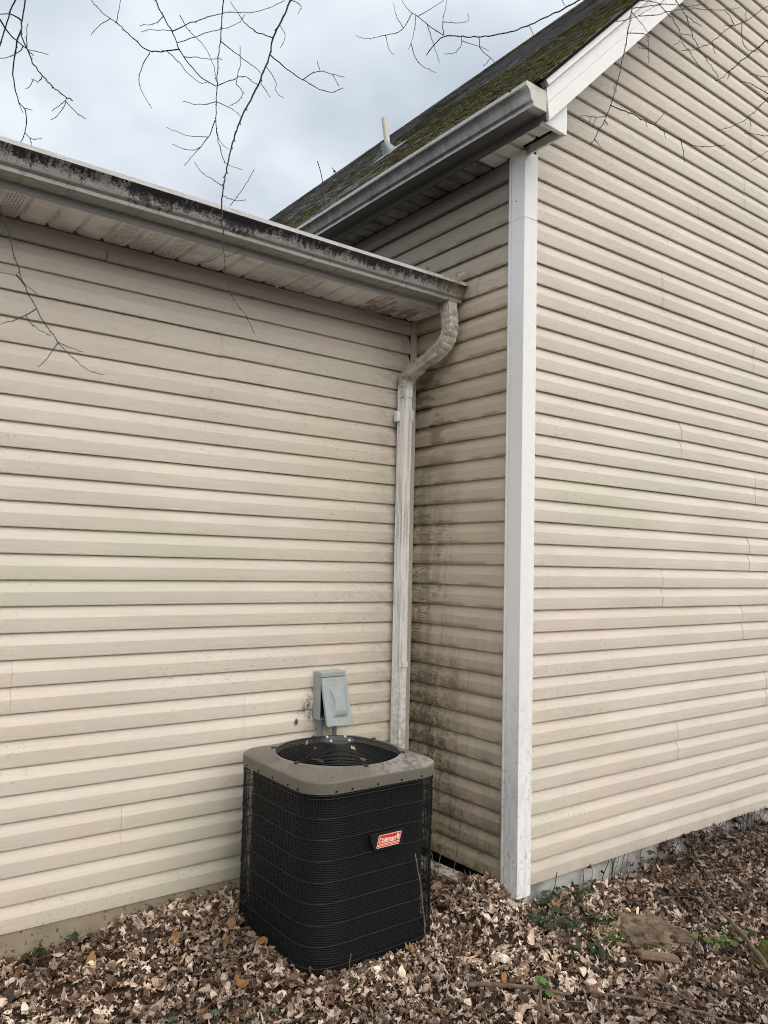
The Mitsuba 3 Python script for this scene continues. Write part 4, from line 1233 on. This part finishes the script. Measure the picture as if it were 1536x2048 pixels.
def leaf_variant(outline, curl, cup, crumple):
    """a leaf disc (centre, inner ring, rim) bent out of its plane; unit size."""
    o = np.asarray(outline)
    n = len(o)
    P2 = np.vstack([[[0, 0]], o * 0.5, o])
    a = lrng.uniform(0, np.pi)
    x = P2[:, 0] * math.cos(a) + P2[:, 1] * math.sin(a)
    y = -P2[:, 0] * math.sin(a) + P2[:, 1] * math.cos(a)
    k = lrng.uniform(*curl)
    # roll up round the y axis with curvature k
    X = np.sin(k * x) / k
    Z = (1 - np.cos(k * x)) / k
    Z = Z + lrng.uniform(*cup) * y * y + crumple * lrng.normal(0, 1, len(P2)) * np.linspace(0.2, 1, len(P2)) ** 0.5
    V = np.c_[X, y * (1 - 0.15 * lrng.random()), Z]
    j = np.arange(n)
    F = np.vstack([np.c_[0 * j, 1 + j, 1 + (j + 1) % n],
                   np.c_[1 + j, 1 + n + j, 1 + n + (j + 1) % n], np.c_[1 + j, 1 + n + (j + 1) % n, 1 + (j + 1) % n]])
    return V - V.mean(0), F


OUT = [lobed(5, 0.42), lobed(5, 0.52), lobed(7, 0.45), lobed(3, 0.45, narrow=0.8)]
VAR = [leaf_variant(OUT[k % 4] * [1, lrng.uniform(0.38, 0.95)], (1.0, 3.4), (-0.6, 1.0), 0.12) for k in range(44)] + [leaf_variant(oval(12, lrng.uniform(0.32, 0.5)), (0.6, 2.4), (-0.4, 1.2), 0.07) for k in range(14)]
SHADES = np.array([(0.62, 0.500, 0.415), (0.49, 0.380, 0.305), (0.33, 0.240, 0.183), (0.19, 0.130, 0.094), (0.098, 0.064, 0.044), (0.055, 0.037, 0.027), (0.22, 0.120, 0.055), (0.14, 0.070, 0.045), (0.68, 0.58, 0.49)])
SHP = np.array([0.16, 0.15, 0.15, 0.17, 0.15, 0.10, 0.03, 0.03, 0.06])


def rotations(n, tilt):
    z = lrng.uniform(0, 2 * np.pi, n)
    ax = lrng.uniform(0, 2 * np.pi, n)
    th = np.abs(lrng.normal(0, tilt, n))
    flip = lrng.random(n) < 0.5
    th = np.where(flip, np.pi - th, th)
    c, s = np.cos(z), np.sin(z)
    O, I = np.zeros(n), np.ones(n)
    Rz = np.stack([np.stack([c, -s, O], -1), np.stack([s, c, O], -1), np.stack([O, O, I], -1)], 1)
    u = np.stack([np.cos(ax), np.sin(ax), O], -1)
    K = np.stack([np.stack([O, -u[:, 2], u[:, 1]], -1), np.stack([u[:, 2], O, -u[:, 0]], -1), np.stack([-u[:, 1], u[:, 0], O], -1)], 1)
    R = np.eye(3)[None] + np.sin(th)[:, None, None] * K + (1 - np.cos(th))[:, None, None] * (K @ K)
    return R @ Rz


def litter(xy, size, tilt, zoff, dark=0.0):
    n = len(xy)
    R = rotations(n, tilt)
    S = size * lrng.lognormal(-0.02, 0.38, n)
    z = ground_z(xy[:, 0], xy[:, 1]) + zoff
    which = lrng.integers(0, len(VAR), n)
    sh = lrng.choice(len(SHADES), n, p=SHP)
    patch = meshkit.fbm(np.c_[xy * 2.3, np.zeros(n)], 3, 6)
    val = 0.80 + 1.5 * (patch - 0.46)
    col = SHADES[sh] * (lrng.uniform(0.78, 1.18, n) * val * (1 - dark))[:, None]
    Vs, Fs, Cs, at = [], [], [], 0
    for k, (v, f) in enumerate(VAR):
        m = np.nonzero(which == k)[0]
        if not len(m):
            continue
        P = np.einsum('nij,vj->nvi', R[m] * S[m, None, None], v) + np.c_[xy[m], z[m]][:, None]
        Vs.append(P.reshape(-1, 3))
        Fs.append((f[None] + (np.arange(len(m)) * len(v))[:, None, None]).reshape(-1, 3) + at)
        vein = 0.90 + 0.2 * lrng.random((len(m), len(v), 1))
        Cs.append(np.clip(col[m][:, None] * vein, 0, 0.8).reshape(-1, 3))
        at += len(m) * len(v)
    return np.vstack(Vs), np.vstack(Fs), np.vstack(Cs)


gz0 = lambda x, y: float(ground_z(np.array([x]), np.array([y]))[0])


def free(x, y):
    """not inside the walls or the air conditioner."""
    w = (y > -0.005) | ((x > 0.03) & (y > -D + 0.01))
    q = np.maximum(np.abs(x - AX) - 0.23, 0) ** 2 + np.maximum(np.abs(y - AY) - 0.23, 0) ** 2 < 0.122 ** 2
    return ~(w | q)


def scatter(n, x0, x1, y0, y1):
    x, y = lrng.uniform(x0, x1, n), lrng.uniform(y0, y1, n)
    k = free(x, y)
    return np.c_[x, y][k]


parts = []
near = scatter(42000, -2.6, 3.2, -2.4, 0.0)
parts.append(litter(near, 0.0205, 0.72, lrng.uniform(0.0, 0.030, len(near))))
up_ = scatter(6000, -2.6, 2.6, -2.4, 0.0)
parts.append(litter(up_, 0.026, 0.7, lrng.uniform(0.015, 0.042, len(up_))))
wide = scatter(26000, -6, 7, -6.5, 0.0)
wide = wide[~((wide[:, 0] > -2.6) & (wide[:, 0] < 3.2) & (wide[:, 1] > -2.4))]
parts.append(litter(wide, 0.036, 0.5, lrng.uniform(0.0, 0.035, len(wide))))
# drifts against the air conditioner, the walls and the drain pipe
a = lrng.uniform(0, 2 * np.pi, 1500)
rr = 0.375 + np.abs(lrng.normal(0, 0.055, 1500))
sq = np.maximum(np.abs(np.cos(a)), np.abs(np.sin(a))) ** 0.8
dr_ = np.c_[AX + rr / sq * np.cos(a), AY + rr / sq * np.sin(a)]
dr_ = dr_[free(dr_[:, 0], dr_[:, 1])]
parts.append(litter(dr_, 0.024, 0.7, lrng.uniform(0.01, 0.055, len(dr_))))
wl = np.c_[lrng.uniform(-1.7, -0.03, 1500), -np.abs(lrng.normal(0, 0.10, 1500)) - 0.01]
wl = wl[free(wl[:, 0], wl[:, 1])]
parts.append(litter(wl, 0.024, 0.7, lrng.uniform(0.01, 0.06, len(wl))))
wg = np.c_[lrng.uniform(0.5, 3.2, 700), -D - np.abs(lrng.normal(0, 0.13, 700)) - 0.005]
parts.append(litter(wg, 0.024, 0.7, lrng.uniform(0.0, 0.030, len(wg)), 0.2))
pd = np.c_[lrng.normal(-0.05, 0.06, 700), lrng.uniform(-0.95, -0.50, 700)]
pd = pd[free(pd[:, 0], pd[:, 1])]
parts.append(litter(pd, 0.024, 0.7, lrng.uniform(0.02, 0.06, len(pd))))
Vs, Fs, Cs, at = [], [], [], 0
for v, f, c in parts:
    Vs.append(v), Fs.append(f + at), Cs.append(c)
    at += len(v)
obj('leaf_litter', trimesh.Trimesh(np.vstack(Vs), np.vstack(Fs), process=False), 'm_leaf', smooth=False, color=np.vstack(Cs))
tag('leaf_litter', 'layer of dry tan and brown fallen leaves covering the ground', 'fallen leaves', kind='stuff')


tw = []
for k in range(420):
    x, y = lrng.uniform(-2.5, 2.8), lrng.uniform(-2.3, -0.02)
    if not free(np.array([x]), np.array([y]))[0]:
        continue
    z = gz0(x, y) + lrng.uniform(0.015, 0.045)
    a, L_ = lrng.uniform(0, np.pi), lrng.uniform(0.03, 0.16)
    d = np.array([math.cos(a), math.sin(a), lrng.normal(0, 0.12)]) * L_
    mid = np.array([x, y, z]) + lrng.normal(0, 0.006, 3)
    tw.append(tube([np.array([x, y, z]) - d, mid, np.array([x, y, z]) + d], [0.0010, lrng.uniform(0.0012, 0.0026), 0.0009], 5))
obj('twig_litter', cat(tw), 'm_bark', smooth=True)
tag('twig_litter', 'small broken twigs scattered through the fallen leaves', 'twigs', kind='stuff')


def lone_leaf(name, variant, size, pos, rot, col, label, group=None, cat_='leaf'):
    v, f = VAR[variant]
    m = trimesh.Trimesh(v * size, f, process=False)
    m = moved(m, *pos, rx=rot[0], ry=rot[1], rz=rot[2])
    key = obj(name, m, 'm_leaf', smooth=False, color=np.tile(np.array(col), (len(v), 1)))
    tag(key, label, cat_, group)


OR = (0.29, 0.150, 0.060)
gz = lambda x, y: float(ground_z(np.array([x]), np.array([y]))[0])
OL = ('large upright orange brown oval leaf nearest the left wall', 'orange brown oval leaf close to the left side of the black cage', 'orange brown oval leaf highest up between the left wall and the cage',
      'orange brown leaf lying by the left footing near the picture edge', 'orange brown oval leaf lying in the litter left of the front of the cage', 'orange brown leaf nearest the lower left corner')
for k, (x, y, s, rz) in enumerate(((-1.52, -0.30, 0.050, 0.6), (-1.34, -0.43, 0.055, 2.2), (-1.26, -0.34, 0.045, 1.2), (-1.87, -0.28, 0.040, 0.2), (-1.42, -0.75, 0.050, 0.9), (-1.86, -0.98, 0.042, 2.8))):
    lone_leaf('orange_leaf', 44 + k, s, (x, y, gz(x, y) + 0.048), (0.35, -0.25 + 0.1 * k, rz), OR, OL[k])
lone_leaf('orange_leaf', 51, 0.050, (-1.235, -0.56, ZB + 0.065), (1.0, -0.5, 0.5), OR, 'curled orange brown leaf standing against the cage at its left foot')
lone_leaf('orange_leaf', 3, 0.060, (-0.70, -0.930, ZB + 0.055), (0.9, 0.4, 1.5), (0.30, 0.16, 0.065), 'orange brown lobed leaf standing against the cage front at its right foot')
lone_leaf('orange_leaf', 7, 0.050, (0.14, -1.02, gz(0.14, -1.02) + 0.05), (0.3, 0.4, 2.5), OR, 'orange leaf lying in front of the white corner post')
GD = 0.76
lone_leaf('dry_leaf', 5, 0.022, (AX - 0.03, AY - 0.165, float(dome(0.168)) + 0.012), (0.6, 0.3, 1.0), (0.55, 0.44, 0.35), 'pale crumpled leaf lying on the middle of the fan guard')
lone_leaf('dry_leaf', 9, 0.024, (AX - 0.155, AY + 0.03, float(dome(0.16)) + 0.014), (0.9, 0.3, 0.0), (0.40, 0.30, 0.20), 'tan crumpled leaf lying on the left side of the fan guard')
lone_leaf('dry_leaf', 12, 0.018, (AX - 0.165, AY - 0.06, float(dome(0.18)) + 0.010), (0.2, 0.8, 0.3), (0.26, 0.17, 0.10), 'small brown leaf on the fan guard just below the tan one')
lone_leaf('dry_leaf', 14, 0.022, (AX - 0.045, AY - 0.262, float(dome(0.265)) + 0.012), (0.5, 0.1, 1.4), (0.20, 0.13, 0.08), 'dark curled leaf at the front rim of the fan guard')
lone_leaf('dry_leaf', 46, 0.060, (-0.075, -0.475, 3.205), (1.5, 0.3, 0.55), (0.40, 0.33, 0.25), 'pale folded leaf standing up from the right end of the long gutter')
lone_leaf('dry_leaf', 20, 0.035, (-0.30, -0.47, 3.185), (1.0, 0.3, 0.1), (0.16, 0.12, 0.09), 'dark curled leaf caught on the lip of the long gutter')
lone_leaf('dry_leaf', 22, 0.022, (-0.018, -0.655, 0.115), (1.2, 0.2, 1.5), (0.13, 0.075, 0.04), 'brown dead leaf stuck to the stained wall near its foot')

# ================================================================== rocks, brick, sticks
def rock(name, pts, zt, label, cat_, bs, seed):
    h = trimesh.convex.convex_hull(np.array(pts))
    for _ in range(5):
        h = h.subdivide()
    v = h.vertices
    n = h.vertex_normals
    h.vertices = v + n * ((meshkit.fbm(v * 11 + seed, 4, seed) - 0.5) * 0.045)[:, None] + n * ((meshkit.fbm(v * 45 + seed, 3, seed) - 0.5) * 0.012)[:, None]
    v = h.vertices.copy()
    lay = v[:, 2] + 0.25 * v[:, 0] - 0.12 * v[:, 1] + 0.02 * meshkit.fbm(v * 9 + seed, 3, seed)
    st = 0.016
    h.vertices = v + n * (0.005 * (np.abs(((lay / st) % 1.0) - 0.5) * 2) ** 3)[:, None] * -1 + n * (meshkit.noise(v * 120, seed) - 0.5)[:, None] * 0.004
    key = obj(name, h, bs, smooth=25)
    tag(key, label, cat_)


g0 = gz(0.35, -1.36) - 0.022
rock('flat_rock', [(0.33, -1.17, g0 + 0.02), (0.20, -1.42, g0 + 0.06), (0.36, -1.20, g0 + 0.085), (0.53, -1.31, g0 + 0.07), (0.29, -1.50, g0 + 0.075), (0.38, -1.46, g0 + 0.10), (0.54, -1.54, g0 + 0.045), (0.19, -1.40, g0 - 0.05), (0.33, -1.52, g0 - 0.05),
                   (0.58, -1.50, g0 - 0.03), (0.57, -1.30, g0 - 0.03), (0.33, -1.15, g0 - 0.05)], 0, 'flat brown rock lying in the leaves in front of the gable wall', 'rock', 'm_rock', 3)
g1_ = gz(0.56, -1.84)
rock('mossy_stone', [(0.50, -1.88, g1_), (0.60, -1.95, g1_), (0.74, -1.88, g1_), (0.72, -1.74, g1_), (0.55, -1.76, g1_), (0.57, -1.86, g1_ + 0.09), (0.68, -1.84, g1_ + 0.11), (0.64, -1.78, g1_ + 0.08)], 0, 'mossy orange green stone at the right edge of the leaves', 'rock', 'm_mossrock', 5)
gb = gz(0.16, -1.57)
bk = box(-0.085, 0.085, -0.03, 0.03, 0, 0.03, 0.006).subdivide().subdivide()
bk.vertices = bk.vertices + bk.vertex_normals * ((meshkit.fbm(bk.vertices * 50, 3, 2) - 0.5) * 0.010)[:, None]
obj('broken_brick', moved(bk, 0.16, -1.575, gb + 0.035, rz=-0.62, rx=-0.25, ry=0.1), 'm_brick', smooth=40)
tag('broken_brick', 'thin piece of reddish brick lying just below the flat rock', 'brick')


th = np.linspace(-1.9, 1.3, 14)
bo, bi_ = np.c_[0.030 * np.cos(th), 0.030 * np.sin(th)], np.c_[0.024 * np.cos(th[::-1]), 0.024 * np.sin(th[::-1])]
wood = trimesh.creation.extrude_polygon(Polygon(np.vstack([bo, bi_])), 0.12, engine='earcut').subdivide().subdivide()
wood.vertices = wood.vertices + wood.vertex_normals * ((meshkit.fbm(wood.vertices * [60, 60, 20], 3, 4) - 0.5) * 0.010)[:, None]
obj('rotten_wood', moved(wood, -0.03, -1.215, gz(-0.03, -1.215) + 0.045, ry=1.5, rz=0.8), 'm_bark', smooth=35)
tag('rotten_wood', 'hollow piece of rotten wood among the ivy in front of the white post', 'wood')


def stick(pts, r0, r1, label, side=()):
    s = thing('fallen_stick', label, 'stick')
    P = smooth_path(pts, 3)
    P = P + np.r_[np.zeros((1, 3)), lrng.normal(0, 0.0016, (len(P) - 1, 3))]
    obj('shaft', tube(P, np.linspace(r0, r1, len(P)) * (1 + 0.12 * lrng.random(len(P))), 8), 'm_bark', s, smooth=True)
    for q in side:
        Q = smooth_path(q, 2)
        obj('side_twig', tube(Q, np.linspace(r1 * 1.1, r1 * 0.6, len(Q)), 6), 'm_bark', s, smooth=True)


def G(x, y, h=0.04):
    return (x, y, gz(x, y) + h)


stick([G(-0.66, -1.25, .04), G(-0.55, -1.36, .055), G(-0.45, -1.45, .05), G(-0.36, -1.53, .035)], 0.010, 0.006, 'grey stick lying in the leaves in the bottom foreground right of the air conditioner',
      [[G(-0.45, -1.45, .05), G(-0.53, -1.52, .07), G(-0.62, -1.62, .05), G(-0.66, -1.72, .02)]])
stick([G(0.98, -1.26, .10), G(0.78, -1.46, .10), G(0.60, -1.70, .115), G(0.42, -1.92, .09), G(0.35, -2.02, .06)], 0.006, 0.012, 'long brown stick slanting over the leaves right of the flat rock')
stick([G(-0.30, -1.57, .045), G(-0.19, -1.72, .05), G(-0.08, -1.90, .05), G(0.0, -2.05, .045)], 0.006, 0.004, 'thin dark stick at the bottom edge below the flat rock')
stick([G(-0.02, -1.66, .045), G(-0.03, -1.76, .06), G(-0.05, -1.88, .05)], 0.006, 0.004, 'short twig upright in the picture below the broken brick')
stick([G(-0.62, -0.945, .02), (-0.640, -0.935, 0.12), (-0.655, -0.915, 0.24), (-0.652, -0.893, 0.300)], 0.0035, 0.0028, 'thin pale stick leaning against the front of the black cage')
stick([G(-1.03, -0.97, .02), (-1.04, -0.955, -0.06), (-1.03, -0.94, -0.03), (-1.015, -0.93, -0.015)], 0.0022, 0.0015, 'curved twig at the front left foot of the black cage')
stick([G(-1.55, -0.06, .045), G(-1.46, -0.09, .05), G(-1.37, -0.10, .055)], 0.006, 0.005, 'short stick in the leaves along the foot of the left wall')
sp = thing('bare_sapling', 'bare thin saplings sprouting by the drain pipe before the stained wall', 'sapling')
for pts, r in (([(-0.055, -0.47, -0.09), (-0.045, -0.50, 0.05), (-0.03, -0.51, 0.20), (-0.022, -0.515, 0.30)], 0.0028), ([(-0.14, -0.45, -0.10), (-0.10, -0.42, -0.01), (-0.05, -0.39, 0.07), (-0.03, -0.40, 0.10)], 0.0032),
               ([(-0.12, -0.43, -0.06), (-0.08, -0.33, 0.05), (-0.05, -0.28, 0.12)], 0.0024)):
    P = smooth_path(pts, 3)
    obj('stem', tube(P, np.linspace(r, r * 0.6, len(P)), 6), 'm_bark', sp, smooth=True)

# ================================================================== green plants
def ivy_leaf():
    o = lobed(5, 0.62)
    n = len(o)
    P = np.vstack([[[0, 0]], o])
    z = -0.25 * (P ** 2).sum(1) + 0.10 * np.abs(P[:, 1])
    j = np.arange(n)
    return trimesh.Trimesh(np.c_[P, z], np.c_[0 * j, 1 + j, 1 + (j + 1) % n], process=False)


def round_leaf():
    o = oval(12, 0.72)
    n = len(o)
    P = np.vstack([[[0, 0]], o])
    z = 0.12 * (P ** 2).sum(1)
    j = np.arange(n)
    return trimesh.Trimesh(np.c_[P, z], np.c_[0 * j, 1 + j, 1 + (j + 1) % n], process=False)


IVY = ply(ivy_leaf(), 'm_ivy', smooth=True)
IVY2 = ply(ivy_leaf(), 'm_ivy_pale', smooth=True)
ROUND = ply(round_leaf(), 'm_weed', smooth=True)
prng = np.random.default_rng(31)


def plant(name, label, cat_, spots, size, leaf, stem_m='m_ivy', lift=(0.03, 0.08), group=None):
    """spots: (x, y, spread x, spread y, leaves)."""
    p = thing(name, label, cat_, group)
    stems = []
    for (x, y, sx_, sy_, n) in spots:
        root = np.array(G(x, y, 0.0))
        for k in range(n):
            q = np.array([x + prng.normal(0, sx_), y + prng.normal(0, sy_), 0])
            q[2] = gz(q[0], q[1]) + prng.uniform(*lift)
            if not free(np.array([q[0]]), np.array([q[1]]))[0]:
                continue
            s = size * prng.uniform(0.65, 1.25)
            M = T().translate(q.tolist()).rotate([0, 0, 1], prng.uniform(0, 360)).rotate([0, 1, 0], prng.normal(0, 24)).rotate([1, 0, 0], prng.normal(0, 24)).scale(s)
            lf = leaf if not isinstance(leaf, (list, tuple)) or isinstance(leaf, dict) else leaf[prng.integers(len(leaf))]
            obj('leaf', lf, None, p, to_world=M)
            stems.append(tube([root, (root + q) / 2 + [0, 0, 0.012], q], 0.0012, 4))
    obj('stem', cat(stems), stem_m, p, smooth=True, kind='stuff')


IV = [IVY, IVY, IVY2]
plant('ivy_patch', 'dark ivy creeping over the leaves in front of the white corner post', 'ivy', [(0.05, -1.00, 0.05, 0.05, 14), (0.0, -1.09, 0.05, 0.05, 16), (0.03, -1.17, 0.05, 0.05, 13)], 0.027, IV)
plant('ivy_patch', 'ivy growing along the foot of the gable wall beside the white post', 'ivy', [(0.16, -0.95, 0.05, 0.02, 11), (0.34, -0.96, 0.06, 0.03, 12), (0.25, -1.03, 0.06, 0.04, 9)], 0.025, IV)
plant('ivy_patch', 'ivy leaves in the hollow left of the flat rock', 'ivy', [(-0.05, -1.33, 0.05, 0.04, 12), (0.05, -1.38, 0.03, 0.03, 6)], 0.028, IV, lift=(0.02, 0.06))
plant('ivy_patch', 'ivy leaves between the flat rock and the gable wall', 'ivy', [(0.22, -1.16, 0.04, 0.05, 11)], 0.022, IV)
plant('ivy_patch', 'ivy sprouting against the left concrete footing at the picture edge', 'ivy', [(-2.03, -0.05, 0.03, 0.02, 6), (-1.86, -0.05, 0.035, 0.02, 8)], 0.026, IV, lift=(0.03, 0.07))
plant('ivy_patch', 'ivy sprouting at the foot of the left wall beside the cage', 'ivy', [(-1.14, -0.06, 0.03, 0.025, 7), (-1.27, -0.05, 0.03, 0.02, 6)], 0.024, IV, lift=(0.04, 0.09))
plant('ivy_patch', 'few ivy leaves in the litter at the lower left', 'ivy', [(-1.70, -0.80, 0.03, 0.03, 3), (-1.54, -0.83, 0.02, 0.02, 2), (-1.45, -1.02, 0.04, 0.02, 4)], 0.026, IV)
plant('green_weed', 'bright green round leaved weeds beside the long brown stick', 'weed', [(0.56, -1.63, 0.05, 0.035, 16), (0.70, -1.66, 0.035, 0.03, 10)], 0.017, ROUND, 'm_weed')
plant('green_weed', 'small green weed on the grey foreground stick', 'weed', [(-0.43, -1.46, 0.016, 0.016, 7)], 0.020, ROUND, 'm_weed', lift=(0.05, 0.08))
plant('green_weed', 'small green weed behind the left end of the flat rock', 'weed', [(0.27, -1.22, 0.025, 0.025, 8)], 0.017, ROUND, 'm_weed')
plant('green_weed', 'small green weed between the flat rock and the broken brick', 'weed', [(0.20, -1.53, 0.02, 0.02, 6)], 0.016, ROUND, 'm_weed')
gt = thing('grass_tuft', 'tuft of thin green grass at the left end of the flat rock', 'grass')
bl = []
for k in range(46):
    x, y = 0.14 + prng.normal(0, 0.02), -1.35 + prng.normal(0, 0.02)
    z = gz(x, y) + 0.01
    d = np.array([prng.normal(0, 0.028), prng.normal(0, 0.028), 0])
    h = prng.uniform(0.04, 0.085)
    bl.append(tube([(x, y, z), (x + d[0] * 0.5, y + d[1] * 0.5, z + h * 0.7), (x + d[0] * 1.5, y + d[1] * 1.5, z + h)], [0.0014, 0.0012, 0.0003], 3))
obj('blades', cat(bl), 'm_grass', gt, smooth=True, kind='stuff')
# dead creepers on the painted footing
cv_ = thing('dead_creeper', 'dry brown creeper climbing the grey footing under the gable wall', 'creeper')
st, lv = [], []
for k in range(34):
    x = prng.uniform(0.2, 2.9)
    x = x if k > 12 else prng.uniform(1.2, 2.4)
    y = -D + 0.002
    z = gz(x, y)
    P = [(x, y, z)]
    for j in range(4):
        P.append((P[-1][0] + prng.normal(0.006, 0.014), y - prng.uniform(0, 0.012), P[-1][2] + 0.035))
    st.append(tube(smooth_path(P, 2), prng.uniform(0.0012, 0.0028), 5))
obj('stems', cat(st), 'm_twig', cv_, smooth=True, kind='stuff')
n = 260
xy = np.c_[np.where(prng.random(n) < 0.75, prng.normal(1.75, 0.45, n), prng.uniform(0.4, 3.0, n)), -D - 0.004 - prng.random(n) * 0.03]
v, f, c = litter(xy, 0.026, 1.2, prng.uniform(0.02, 0.14, n), 0.45)
obj('withered_leaves', trimesh.Trimesh(v, f, process=False), 'm_leaf', cv_, smooth=False, color=c, kind='stuff')
